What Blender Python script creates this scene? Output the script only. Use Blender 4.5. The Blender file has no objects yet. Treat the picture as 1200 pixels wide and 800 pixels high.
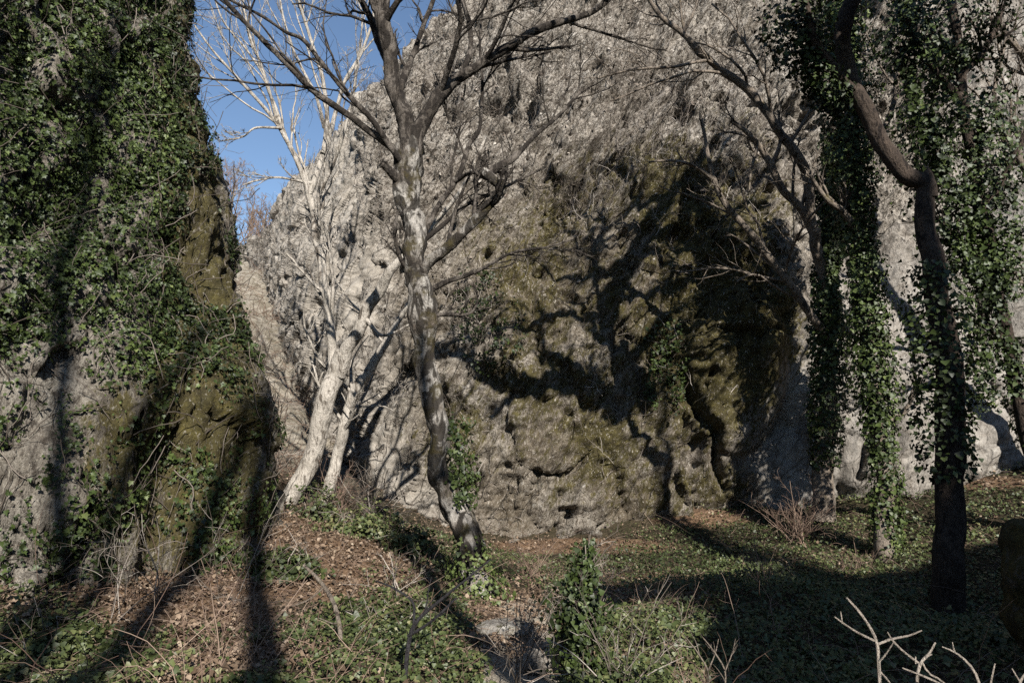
import bpy, math, random
import numpy as np
from mathutils import Vector
from mathutils.bvhtree import BVHTree

rng = np.random.default_rng(7)
random.seed(7)
scene = bpy.context.scene
COL = scene.collection

# ------------------------------------------------------------------ camera model (used only for laying out the place)
EYE = 2.0
PITCH = math.radians(7.0)
FPX = 800.0
cp, sp = math.cos(PITCH), math.sin(PITCH)

def at(px, py, Y):
    u = (px - 600) / FPX; v = (py - 400) / FPX
    d = np.array([u, cp + v * sp, sp - v * cp])
    t = Y / d[1]
    return np.array([d[0] * t, Y, EYE + d[2] * t])

def ray(px, py):
    u = (px - 600) / FPX; v = (py - 400) / FPX
    d = np.array([u, cp + v * sp, sp - v * cp])
    return d / np.linalg.norm(d)

def proj(P):
    P = np.asarray(P)
    x = P[..., 0]; y = P[..., 1]; z = P[..., 2] - EYE
    dep = np.maximum(y * cp + z * sp, 0.05)
    up = -y * sp + z * cp
    return 600 + FPX * x / dep, 400 - FPX * up / dep, dep

# sun: from behind, a little to the right
SUN_EL = math.radians(30.5); SUN_AZ = math.radians(16.5)
L = np.array([-math.sin(SUN_AZ) * math.cos(SUN_EL), math.cos(SUN_AZ) * math.cos(SUN_EL), -math.sin(SUN_EL)])

# ------------------------------------------------------------------ noise
def _h(ix, iy, iz, seed):
    h = (ix.astype(np.uint32) * np.uint32(374761393)) ^ (iy.astype(np.uint32) * np.uint32(668265263)) ^ (iz.astype(np.uint32) * np.uint32(2147483647 - 58)) ^ np.uint32((seed * 1274126177) & 0xffffffff)
    h = (h ^ (h >> np.uint32(13))) * np.uint32(1274126177)
    h = (h ^ (h >> np.uint32(16))) * np.uint32(2246822519)
    h = h ^ (h >> np.uint32(15))
    return h.astype(np.float64) / 4294967295.0

def vnoise(P, seed=0):
    P = np.asarray(P, float)
    F = np.floor(P); f = P - F; F = F.astype(np.int64)
    w = f * f * f * (f * (f * 6 - 15) + 10)
    x, y, z = F[..., 0], F[..., 1], F[..., 2]
    r = 0
    for dx in (0, 1):
        wx = w[..., 0] if dx else 1 - w[..., 0]
        for dy in (0, 1):
            wy = w[..., 1] if dy else 1 - w[..., 1]
            for dz in (0, 1):
                wz = w[..., 2] if dz else 1 - w[..., 2]
                r = r + wx * wy * wz * _h(x + dx, y + dy, z + dz, seed)
    return r * 2 - 1

def fbm(P, octaves=4, seed=0, gain=.5, ridged=False):
    P = np.asarray(P, float)
    a = 1; s = 0; n = 0
    for o in range(octaves):
        v = vnoise(P * 2.03 ** o + o * 17.3, seed + o)
        if ridged: v = 1 - 2 * np.abs(v)
        s = s + a * v; n += a; a *= gain
    return s / n

def facets(P, seed=0, tilt=.9):
    """broken-rock field: every Voronoi cell gets its own height and slope; also the distance to the nearest joint"""
    P = np.asarray(P, float); sh = P.shape[:-1]; P = P.reshape(-1, 3)
    F = np.floor(P).astype(np.int64)
    d1 = np.full(len(P), 9e9); d2 = d1.copy(); cc = np.zeros_like(P); idx = np.zeros_like(F)
    for dx in (-1, 0, 1):
        for dy in (-1, 0, 1):
            for dz in (-1, 0, 1):
                C = F + np.array([dx, dy, dz]); x, y, z = C[:, 0], C[:, 1], C[:, 2]
                q = np.stack([x + _h(x, y, z, seed), y + _h(x, y, z, seed + 1), z + _h(x, y, z, seed + 2)], 1)
                d = ((P - q) ** 2).sum(1); m = d < d1
                d2 = np.where(m, d1, np.minimum(d2, d)); d1 = np.where(m, d, d1)
                cc[m] = q[m]; idx[m] = C[m]
    x, y, z = idx[:, 0], idx[:, 1], idx[:, 2]
    val = _h(x, y, z, seed + 5) * 2 - 1
    tv = np.stack([_h(x, y, z, seed + 6 + k) * 2 - 1 for k in range(3)], 1) * tilt
    return (val + (tv * (P - cc)).sum(1)).reshape(sh), (np.sqrt(d2) - np.sqrt(d1)).reshape(sh)

def sstep(a, b, x):
    t = np.clip((x - a) / (b - a), 0, 1)
    return t * t * (3 - 2 * t)

def norm(v):
    return v / np.maximum(np.linalg.norm(v, axis=-1, keepdims=True), 1e-9)

def blob(px, py, cx, cy, rx, ry, soft=.5):
    r = np.sqrt(((px - cx) / rx) ** 2 + ((py - cy) / ry) ** 2)
    return 1 - sstep(1 - soft, 1 + soft, r)

# ------------------------------------------------------------------ mesh building
class MB:
    def __init__(self): self.v = []; self.f = []; self.t = []; self.n = 0; self.extra = {}
    def add(self, V, F, tint=None):
        V = np.asarray(V, float).reshape(-1, 3); F = np.asarray(F, np.int64)
        self.v.append(V); self.f.append(F + self.n); self.n += len(V)
        self.t.append(np.full(len(V), .5) if tint is None else np.broadcast_to(np.asarray(tint, float), (len(V),)))
    def build(self, name, mat, parent=None, smooth=True, attrs=None):
        V = np.concatenate(self.v); T = np.concatenate(self.t)
        me = bpy.data.meshes.new(name)
        me.vertices.add(len(V)); me.vertices.foreach_set('co', V.astype(np.float32).ravel())
        loops = []; starts = []; totals = []; k = 0
        for F in self.f:
            m = F.shape[1]
            loops.append(F.ravel()); starts.append(k + np.arange(len(F)) * m); totals.append(np.full(len(F), m)); k += F.size
        loops = np.concatenate(loops)
        me.loops.add(len(loops)); me.loops.foreach_set('vertex_index', loops.astype(np.int32))
        st = np.concatenate(starts).astype(np.int32)
        me.polygons.add(len(st)); me.polygons.foreach_set('loop_start', st)
        me.polygons.foreach_set('loop_total', np.concatenate(totals).astype(np.int32))
        if smooth: me.polygons.foreach_set('use_smooth', np.ones(len(st), bool))
        a = me.attributes.new('tint', 'FLOAT', 'POINT'); a.data.foreach_set('value', T.astype(np.float32))
        for k2, arr in (attrs or {}).items():
            a = me.attributes.new(k2, 'FLOAT', 'POINT'); a.data.foreach_set('value', np.asarray(arr, np.float32).ravel())
        me.update(calc_edges=True); me.validate()
        me.materials.append(mat)
        o = bpy.data.objects.new(name, me); COL.objects.link(o)
        if parent is not None:
            o.parent = parent
            o.location = -Vector(parent.location)
        return o

def thing(name, label, cat, loc=(0, 0, 0), group=None):
    o = bpy.data.objects.new(name, None); COL.objects.link(o)
    o.location = Vector([float(c) for c in loc]); o.empty_display_size = .2
    o['label'] = label; o['category'] = cat
    if group: o['group'] = group
    return o

def tag(o, label, cat, group=None, kind=None):
    o['label'] = label; o['category'] = cat
    if group: o['group'] = group
    if kind: o['kind'] = kind
    return o

def tubes(mb, P, R, sides=5, tint=.5, noise_amp=0, nscale=6, seed=0, cap=True):
    """P (N,K,3) centre lines, R (N,K) radii -> tubes."""
    P = np.asarray(P, float); R = np.asarray(R, float)
    if P.ndim == 2: P = P[None]; R = R[None]
    N, K, _ = P.shape
    T = np.gradient(P, axis=1); T = norm(T)
    mean = norm(P[:, -1] - P[:, 0])
    ref = np.where(np.abs(mean[:, 2:3]) > .8, np.array([[0, 1., 0]]), np.array([[0, 0, 1.]]))
    ref = np.where(np.abs((mean * ref).sum(-1, keepdims=True)) > .8, np.array([[1., 0, 0]]), ref)
    U = norm(np.cross(T, np.broadcast_to(ref[:, None], T.shape))); W = np.cross(T, U)
    a = np.arange(sides) / sides * 2 * math.pi
    ring = U[:, :, None] * np.cos(a)[None, None, :, None] + W[:, :, None] * np.sin(a)[None, None, :, None]
    V = P[:, :, None] + ring * R[:, :, None, None]
    if noise_amp:
        n = fbm(V * np.array([nscale, nscale, nscale * .45]), 3, seed) + .6 * fbm(V * np.array([nscale * 3.2, nscale * 3.2, nscale * 1.2]), 2, seed + 9)
        V = V + ring * (R[:, :, None, None] * noise_amp * n[..., None])
    base = (np.arange(N)[:, None, None] * K + np.arange(K - 1)[None, :, None]) * sides
    j = np.arange(sides)[None, None, :]; j2 = (j + 1) % sides
    F = np.stack([base + j, base + j2, base + sides + j2, base + sides + j], -1).reshape(-1, 4)
    tt = np.asarray(tint, float)
    if tt.ndim == 1: tt = np.repeat(tt, K * sides)
    mb.add(V.reshape(-1, 3), F, tt)
    if cap and N == 1 and sides > 5:
        mb.add(V[0, -1], np.arange(sides)[None, :], .3)

def spline(C, step=None, n=None):
    """Catmull-Rom through rows of C (any number of columns), resampled evenly."""
    C = np.asarray(C, float)
    E = np.vstack([2 * C[0] - C[1], C, 2 * C[-1] - C[-2]])
    out = []
    for i in range(1, len(E) - 2):
        t = np.linspace(0, 1, 12, endpoint=False)[:, None]
        p0, p1, p2, p3 = E[i - 1], E[i], E[i + 1], E[i + 2]
        out.append(.5 * (2 * p1 + (p2 - p0) * t + (2 * p0 - 5 * p1 + 4 * p2 - p3) * t ** 2 + (-p0 + 3 * p1 - 3 * p2 + p3) * t ** 3))
    out.append(C[-1:]); S = np.vstack(out)
    d = np.r_[0, np.cumsum(np.linalg.norm(np.diff(S[:, :3], axis=0), axis=1))]
    if n is None: n = max(4, int(d[-1] / step) + 1)
    q = np.linspace(0, d[-1], n)
    return np.stack([np.interp(q, d, S[:, k]) for k in range(S.shape[1])], 1)

def limb_path(pts, s=1.0):
    """pts: (px, py, Y, halfwidth_px) -> array x,y,z,r"""
    out = []
    for (px, py, Y, hw) in pts:
        p = at(px, py, Y); out.append([*p, s * hw / FPX * Y])
    return np.array(out)

def grow(P, R, m, lenf=(.35, .65), ang=(25, 60), up=.25, rf=.55, K=6, wig=.18, tmin=.2, minr=.002, r_rng=rng, outward=None, minlen=.05):
    """m children for each of the parent tubes P (N,K0,3)."""
    N, K0, _ = P.shape
    idx = np.repeat(np.arange(N), m); n = len(idx)
    t = r_rng.uniform(tmin, .98, n) * (K0 - 1)
    i0 = np.minimum(t.astype(int), K0 - 2); fr = (t - i0)[:, None]
    pos = P[idx, i0] * (1 - fr) + P[idx, i0 + 1] * fr
    tan = norm(P[idx, i0 + 1] - P[idx, i0])
    rad = R[idx, i0] * (1 - fr[:, 0]) + R[idx, i0 + 1] * fr[:, 0]
    plen = np.linalg.norm(np.diff(P, axis=1), axis=-1).sum(1)[idx]
    a = np.radians(r_rng.uniform(*ang, n))[:, None]
    rv = r_rng.normal(size=(n, 3)); perp = norm(rv - (rv * tan).sum(-1, keepdims=True) * tan)
    d = norm(tan * np.cos(a) + perp * np.sin(a) + np.array([0, 0, up]))
    ln = np.maximum(plen * r_rng.uniform(*lenf, n) * (1.15 - .5 * t / (K0 - 1)), minlen)
    step = ln / (K - 1)
    pts = [pos]; dd = d
    for k in range(K - 1):
        dd = norm(dd + r_rng.normal(size=(n, 3)) * wig + np.array([0, 0, up * .12]))
        pts.append(pts[-1] + dd * step[:, None])
    C = np.stack(pts, 1)
    r0 = np.maximum(rad * rf, minr)
    RR = r0[:, None] * np.linspace(1, .45, K)[None]
    return C, RR

IVY = np.array([(0, 0), (.40, -.08), (.33, .2), (.52, .42), (.22, .5), (0, 1), (-.22, .5), (-.52, .42), (-.33, .2), (-.40, -.08)])
OVAL = np.array([(0, 0), (.36, .25), (.34, .6), (0, 1), (-.34, .6), (-.36, .25)])
HEART = np.array([(0, .05), (.45, .0), (.5, .35), (0, 1), (-.5, .35), (-.45, .0)])

def leaves(mb, pos, nrm, size, shape=HEART, tilt=.45, droop=.6, tint=None, curl=.12, r_rng=rng):
    n = len(pos)
    if n == 0: return
    nn = norm(nrm + r_rng.normal(size=(n, 3)) * tilt)
    down = np.array([0, 0, -1.]) * droop + r_rng.normal(size=(n, 3)) * .55
    ax = norm(down - (down * nn).sum(-1, keepdims=True) * nn); sx = np.cross(ax, nn)
    m = len(shape)
    ctr = np.array([[0, .4]]); S = np.vstack([shape, ctr]) - np.array([0, .4])
    bend = np.concatenate([curl * (np.abs(shape[:, 0]) * 1.2 - .8 * np.maximum(shape[:, 1] - .6, 0) * 1.5), [-.06]])
    size = np.broadcast_to(size, (n,)) * np.exp(np.clip(r_rng.normal(size=n) * .28, -.6, .45))
    V = pos[:, None] + size[:, None, None] * (sx[:, None] * S[None, :, 0:1] + ax[:, None] * S[None, :, 1:2] + nn[:, None] * bend[None, :, None])
    base = np.arange(n)[:, None] * (m + 1); j = np.arange(m)[None]
    F = np.stack([base + j, base + (j + 1) % m, np.broadcast_to(base + m, (n, m))], -1).reshape(-1, 3)
    tt = r_rng.random(n) if tint is None else tint
    mb.add(V.reshape(-1, 3), F, np.repeat(tt, m + 1))

# ------------------------------------------------------------------ materials
def new_mat(name):
    m = bpy.data.materials.new(name); m.use_nodes = True
    nt = m.node_tree; b = nt.nodes['Principled BSDF']
    return m, nt, b

class NT:
    def __init__(s, nt): s.nt = nt; s.N = nt.nodes; s.L = nt.links
    def node(s, t, **kw):
        n = s.N.new(t)
        for k, v in kw.items(): setattr(n, k, v)
        return n
    def put(s, sock, v):
        if hasattr(v, 'is_output'): s.L.new(v, sock)
        else: sock.default_value = v
    def noise(s, vec, scale, detail=4, rough=.55, dist=0):
        n = s.node('ShaderNodeTexNoise'); s.put(n.inputs['Vector'], vec); n.inputs['Scale'].default_value = scale
        n.inputs['Detail'].default_value = detail; n.inputs['Roughness'].default_value = rough; n.inputs['Distortion'].default_value = dist
        return n.outputs['Fac']
    def ramp(s, fac, stops):
        n = s.node('ShaderNodeValToRGB'); s.put(n.inputs['Fac'], fac); e = n.color_ramp.elements
        while len(e) < len(stops): e.new(.5)
        for el, (p, c) in zip(e, stops):
            el.position = p; el.color = (c, c, c, 1) if not hasattr(c, '__len__') else (*c, 1)
        return n.outputs['Color']
    def mix(s, fac, a, b, mode='MIX'):
        n = s.node('ShaderNodeMix', data_type='RGBA', blend_type=mode)
        s.put(n.inputs[0], fac); s.put(n.inputs[6], a if hasattr(a, 'is_output') else (*a, 1)); s.put(n.inputs[7], b if hasattr(b, 'is_output') else (*b, 1))
        return n.outputs[2]
    def math(s, op, a, b=0, clamp=False):
        n = s.node('ShaderNodeMath', operation=op, use_clamp=clamp); s.put(n.inputs[0], a); s.put(n.inputs[1], b); return n.outputs[0]
    def attr(s, name): return s.node('ShaderNodeAttribute', attribute_name=name).outputs['Fac']
    def mapping(s, vec, rot=(0, 0, 0), scale=(1, 1, 1)):
        n = s.node('ShaderNodeMapping', vector_type='TEXTURE'); s.put(n.inputs['Vector'], vec); n.inputs['Rotation'].default_value = rot; n.inputs['Scale'].default_value = tuple(1 / v for v in scale)
        return n.outputs['Vector']
    def pos(s): return s.node('ShaderNodeNewGeometry').outputs['Position']
    def bump(s, h, strength=.5, dist=.02, normal=None):
        n = s.node('ShaderNodeBump'); n.inputs['Strength'].default_value = strength; n.inputs['Distance'].default_value = dist
        s.put(n.inputs['Height'], h)
        if normal is not None: s.put(n.inputs['Normal'], normal)
        return n.outputs['Normal']

def rock_mat(name, base=(.225, .195, .16), light=(.46, .42, .365), dark=(.06, .048, .037), rot=(0, math.radians(32), 0)):
    m, nt, b = new_mat(name); g = NT(nt); P = g.pos()
    streak = g.mapping(P, rot, (3.0, 1.6, .7))
    n1 = g.noise(P, .55, 5, .6, .4); n2 = g.noise(streak, 2.2, 8, .68, .6); n3 = g.noise(P, 9, 6, .7)
    n4 = g.noise(P, 34, 3, .6)
    n5 = g.noise(g.mapping(P, rot, (1.5, 1.2, .8)), 11, 5, .75, .8)
    c = g.mix(g.ramp(n1, [(.3, 0), (.7, 1)]), base, light)
    c = g.mix(g.ramp(n2, [(.34, 1), (.49, .0)]), c, dark)
    c = g.mix(g.ramp(n2, [(.55, 0), (.70, .8)]), c, light)
    c = g.mix(g.ramp(n3, [(.33, .6), (.5, 0)]), c, dark)
    scr = g.attr('scrub')
    c = g.mix(g.math('MULTIPLY', scr, g.ramp(n5, [(.42, .95), (.50, 0)])), c, (.048, .038, .03))
    c = g.mix(g.math('MULTIPLY', scr, g.ramp(n5, [(.56, 0), (.66, .75)])), c, (.48, .445, .40))
    c = g.mix(g.math('MULTIPLY', g.attr('pale'), .75), c, (.42, .375, .31))
    chA = g.noise(g.mapping(P, (0, math.radians(38), 0), (1.9, 1.6, .85)), 6.5, 6, .75, .5)
    chB = g.noise(g.mapping(P, (0, math.radians(9), 0), (1.9, 1.6, .95)), 6.5, 6, .75, .5)
    sl = g.attr('slant')
    chip = g.math('ADD', g.math('MULTIPLY', chA, sl), g.math('MULTIPLY', chB, g.math('SUBTRACT', 1.0, sl)))
    rgh = g.math('SUBTRACT', 1.0, g.math('MULTIPLY', g.attr('pale'), .75))
    c = g.mix(g.math('MULTIPLY', rgh, g.ramp(chip, [(.42, .92), (.485, 0)])), c, (.042, .033, .025))
    c = g.mix(g.math('MULTIPLY', rgh, g.ramp(chip, [(.58, 0), (.63, .8)])), c, light)
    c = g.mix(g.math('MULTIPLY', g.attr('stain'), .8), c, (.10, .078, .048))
    c = g.mix(g.ramp(n4, [(.34, .6), (.46, 0)]), c, dark)
    vor = g.node('ShaderNodeTexVoronoi', feature='DISTANCE_TO_EDGE'); wv = g.node('ShaderNodeVectorMath', operation='ADD')
    nz = g.node('ShaderNodeTexNoise'); g.put(nz.inputs['Vector'], P); nz.inputs['Scale'].default_value = 1.3
    g.put(wv.inputs[0], streak); g.put(wv.inputs[1], nz.outputs['Color']); g.put(vor.inputs['Vector'], wv.outputs[0]); vor.inputs['Scale'].default_value = .9
    crack = g.ramp(vor.outputs['Distance'], [(0, 1), (.035, 0)])
    crack = g.math('MULTIPLY', crack, g.ramp(g.noise(P, .8, 2), [(.45, 0), (.6, .8)]))
    rough = g.attr('rough')
    c = g.mix(g.math('MULTIPLY', crack, .9), c, (.03, .026, .02))
    # smooth weathered grey where the face is bare
    smc = g.mix(g.ramp(g.noise(P, 2.2, 6, .65), [(.3, 0), (.7, 1)]), (.18, .165, .145), (.33, .31, .28))
    smc = g.mix(g.ramp(n4, [(.3, .5), (.5, 0)]), smc, (.17, .155, .135))
    smc = g.mix(g.ramp(g.noise(P, 4.5, 7, .75, .6), [(.38, .7), (.5, 0)]), smc, (.12, .10, .08))
    smc = g.mix(g.math('MULTIPLY', crack, .7), smc, (.06, .05, .04))
    c = g.mix(g.math('SUBTRACT', 1.0, rough, True), c, smc)
    # lichen
    c = g.mix(g.math('MULTIPLY', g.ramp(g.noise(P, 6, 4, .7), [(.6, 0), (.68, .55)]), g.ramp(n1, [(.4, 0), (.6, 1)])), c, (.55, .53, .48))
    mossn = g.math('ADD', g.attr('moss'), g.math('MULTIPLY', g.math('SUBTRACT', g.noise(streak, 1.9, 8, .75), .5), 1.7))
    mossn = g.math('ADD', mossn, g.math('MULTIPLY', g.math('SUBTRACT', chip, .5), 1.5))
    mf = g.ramp(mossn, [(.42, 0), (.60, .96)])
    mc = g.mix(g.ramp(g.noise(P, 5, 5, .7), [(.3, 0), (.7, 1)]), (.028, .024, .010), (.105, .088, .027))
    mc = g.mix(g.ramp(n3, [(.3, .6), (.5, 0)]), mc, (.04, .028, .016))
    c = g.mix(mf, c, mc)
    chip2 = g.noise(g.mapping(P, (0, math.radians(14), 0), (1.8, 1.6, 1.0)), 12, 5, .75, .6)
    c = g.mix(g.math('MULTIPLY', rough, g.ramp(chip2, [(.575, 0), (.64, .8)])), c, light)
    c = g.mix(g.math('MULTIPLY', rough, g.ramp(chip2, [(.36, .9), (.44, 0)])), c, (.03, .024, .014))
    g.put(b.inputs['Base Color'], c); b.inputs['Roughness'].default_value = .93; b.inputs['Specular IOR Level'].default_value = .2
    h = g.math('ADD', g.math('MULTIPLY', n2, 1.0), g.math('MULTIPLY', n3, .5)); h = g.math('ADD', h, g.math('MULTIPLY', chip, g.math('MULTIPLY', rgh, 1.2))); h = g.math('ADD', h, g.math('MULTIPLY', n5, .5)); h = g.math('ADD', h, g.math('MULTIPLY', n4, .22))
    h = g.math('SUBTRACT', h, g.math('MULTIPLY', crack, .8))
    h = g.math('MULTIPLY', h, g.math('ADD', g.math('MULTIPLY', rough, .85), .15))
    g.put(b.inputs['Normal'], g.bump(h, .9, .075))
    return m

def leaf_mat(name, cols, rough=.4, spec=.5, patch=None):
    m, nt, b = new_mat(name); g = NT(nt); t = g.attr('tint')
    stops = [(i / (len(cols) - 1), c) for i, c in enumerate(cols)]
    c = g.ramp(t, stops)
    if patch is not None:
        c = g.mix(g.ramp(g.noise(g.pos(), 1.1, 3), [(.45, 0), (.62, .8)]), c, patch)
    g.put(b.inputs['Base Color'], c); b.inputs['Roughness'].default_value = rough; b.inputs['Specular IOR Level'].default_value = spec
    return m

def bark_mat(name, a, bcol, dcol, moss=None, scale=1.0, mossamt=.5, blot=.56):
    m, nt, b = new_mat(name); g = NT(nt); P = g.pos()
    st = g.mapping(P, (0, 0, 0), (1, 1, .28))
    n1 = g.noise(P, 3.2 * scale, 5, .6, .5); n2 = g.noise(st, 22 * scale, 6, .65); n3 = g.noise(P, 60, 3)
    c = g.mix(g.ramp(n1, [(.38, 0), (.62, 1)]), a, bcol)
    c = g.mix(g.ramp(n2, [(.33, .85), (.5, 0)]), c, dcol)
    c = g.mix(g.ramp(g.noise(g.mapping(P, (0, 0, 0), (1, 1, .5)), 5.2 * scale, 4, .65, .8), [(blot, 0), (blot + .07, .92)]), c, dcol)
    if moss: c = g.mix(g.ramp(g.noise(P, 4.1, 5, .65), [(mossamt, 0), (mossamt + .12, .9)]), c, moss)
    g.put(b.inputs['Base Color'], c); b.inputs['Roughness'].default_value = .9; b.inputs['Specular IOR Level'].default_value = .2
    h = g.math('ADD', n2, g.math('MULTIPLY', n1, .8)); h = g.math('ADD', h, g.math('MULTIPLY', n3, .2))
    g.put(b.inputs['Normal'], g.bump(h, 1.0, .06))
    return m

M = {}
M['cliff'] = rock_mat('cliff_rock')
M['outcrop'] = rock_mat('outcrop_rock', base=(.15, .13, .10), light=(.34, .31, .26), rot=(0, math.radians(-6), 0))
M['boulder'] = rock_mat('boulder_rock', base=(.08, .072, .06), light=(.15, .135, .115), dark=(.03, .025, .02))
M['ivy'] = leaf_mat('ivy_leaf', [(.014, .020, .007), (.024, .036, .010), (.038, .056, .014), (.066, .090, .024), (.12, .145, .05)], .5, .3)
M['ivy_ground'] = leaf_mat('ground_ivy_leaf', [(.022, .03, .011), (.038, .05, .017), (.055, .072, .024), (.09, .105, .036), (.16, .15, .07)], .5, .35)
M['litter'] = leaf_mat('leaf_litter', [(.05, .035, .023), (.10, .067, .043), (.16, .112, .074), (.23, .17, .12), (.33, .265, .195)], .75, .25)
M['dry'] = leaf_mat('dry_leaf', [(.08, .065, .05), (.16, .13, .105), (.27, .235, .195), (.42, .385, .34)], .8, .2)
M['twig'] = leaf_mat('dead_twig', [(.05, .04, .031), (.10, .082, .066), (.18, .152, .127), (.38, .34, .295)], .85, .2)
M['cane'] = leaf_mat('bramble_cane', [(.09, .055, .04), (.17, .115, .085), (.27, .20, .15)], .7, .3)
M['bark_main'] = bark_mat('mottled_bark', (.40, .375, .335), (.10, .083, .066), (.022, .018, .014), (.05, .04, .016), 1, .53, .455)
M['bark_pale'] = bark_mat('pale_bark', (.47, .43, .375), (.33, .30, .255), (.10, .083, .066), None, 1, .5, .56)
M['bark_limb_shaded'] = bark_mat('shaded_limb_bark', (.15, .13, .11), (.06, .05, .04), (.02, .016, .013), None, 1.3, .5, .46)  # limb bark darkened to stand in for canopy shade over the upper tree
M['bark_brown'] = bark_mat('brown_bark', (.085, .064, .049), (.048, .036, .028), (.016, .012, .01), None, 1.8)
M['bark_grey'] = bark_mat('grey_bark', (.25, .21, .17), (.16, .13, .10), (.05, .04, .032), (.09, .075, .025), 1.2, .6)
M['bark_white'] = bark_mat('bleached_twig_bark', (.56, .49, .41), (.42, .36, .30), (.2, .16, .125), None, 4, .5, .62)
M['bark_dark'] = bark_mat('dark_stem_bark', (.045, .042, .045), (.03, .028, .03), (.015, .013, .013), None, 2)

# ------------------------------------------------------------------ ground
gpts = [(0, 692, 6.7), (60, 700, 7.1), (200, 672, 8.3), (320, 645, 9.4), (150, 760, 6.0), (300, 800, 5.3), (600, 800, 5.4), (430, 730, 7.2), (560, 692, 9.0), (470, 640, 11.6),
        (620, 642, 14.6), (700, 630, 14.9), (800, 607, 14.9), (900, 604, 14.5), (1000, 584, 14.2), (1100, 562, 13.7), (1200, 537, 13.0), (1118, 722, 8.5), (1040, 654, 11.4), (700, 715, 8.4),
        (900, 700, 8.9), (1100, 790, 5.7), (850, 800, 5.5), (420, 615, 12.6), (345, 585, 13.2), (322, 540, 15.3), (310, 440, 20.5), (298, 335, 27)]
G = [at(*p) for p in gpts]
G += [np.array(p, float) for p in [(0, 0, .4), (-2, 2.5, .2), (3, 2.5, .2), (-3, -4, .8), (4, -4, .8), (10, 0, .8), (12, 7, 1.4), (16, 12, 3.0), (-10, 0, .8), (-9, 31, 9.1), (-14, 30, 9.2), (-9, 38, 9.6), (-20, 45, 10.5),
      (-4, 45, 9.5), (20, 22, 4), (6, 24, 3), (0, -15, 2.5), (15, -12, 2.5), (-15, -12, 2.5), (-16, 12, 4), (25, 0, 4), (-25, 5, 5), (0, 60, 9), (30, 50, 8), (-30, 60, 10)]]
G = np.array(G)
def tps(r2): return np.where(r2 > 1e-12, .5 * r2 * np.log(np.maximum(r2, 1e-12)), 0)
_n = len(G); _A = np.zeros((_n + 3, _n + 3)); _d2 = ((G[:, None, :2] - G[None, :, :2]) ** 2).sum(-1)
_A[:_n, :_n] = tps(_d2) + np.eye(_n) * .05; _A[:_n, _n] = 1; _A[:_n, _n + 1:] = G[:, :2]; _A[_n, :_n] = 1; _A[_n + 1:, :_n] = G[:, :2].T
_w = np.linalg.solve(_A, np.r_[G[:, 2], 0, 0, 0])
def ground_z(x, y, fine=True):
    x = np.asarray(x, float); y = np.asarray(y, float)
    xc = np.clip(x, -35, 35); yc = np.clip(y, -25, 65)
    z = np.full(x.shape, _w[_n]) + _w[_n + 1] * xc + _w[_n + 2] * yc
    for i in range(_n): z = z + _w[i] * tps((xc - G[i, 0]) ** 2 + (yc - G[i, 1]) ** 2)
    if fine:
        q = np.stack([x, y, x * 0], -1)
        z = z + .16 * fbm(q * .55, 3, 41) + .05 * fbm(q * 2.7, 3, 47) + sstep(14.5, 18, y) * sstep(-3, -5, x) * (.5 * fbm(q * .8, 4, 43, ridged=True) + .12 * fbm(q * 3, 3, 45))
    return z

def axis(lo, dlo, dhi, hi, step):
    mid = np.arange(dlo, dhi, step)
    def out(a, b): 
        o = []; s = step; p = a
        while abs(p) < abs(b): s *= 1.18; p = p + math.copysign(s, b); o.append(p)
        return np.array(o)
    return np.concatenate([out(dlo, lo)[::-1], mid, out(dhi, hi)])
gx = axis(-260, -11, 13, 260, .075); gy = axis(-260, 1.5, 17, 260, .075)
GX, GY = np.meshgrid(gx, gy)
GZ = ground_z(GX, GY)
gv = np.stack([GX, GY, GZ], -1)
def grid_faces(r, c, wrap=False):
    i = np.arange(r - 1)[:, None] * c; cc = c if wrap else c - 1
    j = np.arange(cc)[None]; j2 = (j + 1) % c
    return np.stack([i + j, i + j2, i + c + j2, i + c + j], -1).reshape(-1, 4)
gpx, gpy, gdep = proj(gv)
def litter_mask(px, py, x, y):
    a = blob(px, py, 150, 640, 230, 60, .5) + blob(px, py, 400, 660, 90, 42, .5) + blob(px, py, 600, 730, 60, 40) + blob(px, py, 690, 640, 110, 9) + blob(px, py, 820, 606, 60, 12) + blob(px, py, 1120, 566, 110, 8) + .6 * blob(px, py, 230, 750, 130, 60) + .6 * blob(px, py, 760, 690, 90, 25)
    return np.clip(a, 0, 1)
def bare_mask(px, py): return np.clip(blob(px, py, 615, 775, 48, 75, .4), 0, 1)
mb = MB(); mb.add(gv, grid_faces(len(gy), len(gx)))
m, nt, b = new_mat('forest_floor'); g = NT(nt); P = g.pos()
n1 = g.noise(P, 1.4, 6, .65); n2 = g.noise(P, 14, 6, .7); n3 = g.noise(P, 55, 3)
c = g.mix(g.ramp(n2, [(.35, 0), (.65, 1)]), (.028, .026, .014), (.075, .058, .035))
lc = g.mix(g.ramp(n2, [(.35, 0), (.65, 1)]), (.075, .046, .027), (.24, .155, .095))
c = g.mix(g.ramp(g.math('ADD', g.attr('litter'), g.math('MULTIPLY', g.math('SUBTRACT', n1, .5), 1.2)), [(.35, 0), (.6, 1)]), c, lc)
bc = g.mix(g.ramp(n3, [(.35, 0), (.6, 1)]), (.24, .20, .15), (.46, .41, .33))
c = g.mix(g.ramp(g.math('ADD', g.attr('bare'), g.math('MULTIPLY', g.math('SUBTRACT', g.noise(P, 4, 6, .7), .5), 1.3)), [(.45, 0), (.62, .9)]), c, bc)
fc = g.mix(g.ramp(g.noise(P, 3, 8, .7), [(.35, 0), (.65, 1)]), (.13, .11, .075), (.36, .325, .27))
c = g.mix(g.attr('scree'), c, fc)
g.put(b.inputs['Base Color'], c); b.inputs['Roughness'].default_value = .95; b.inputs['Specular IOR Level'].default_value = .15
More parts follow.
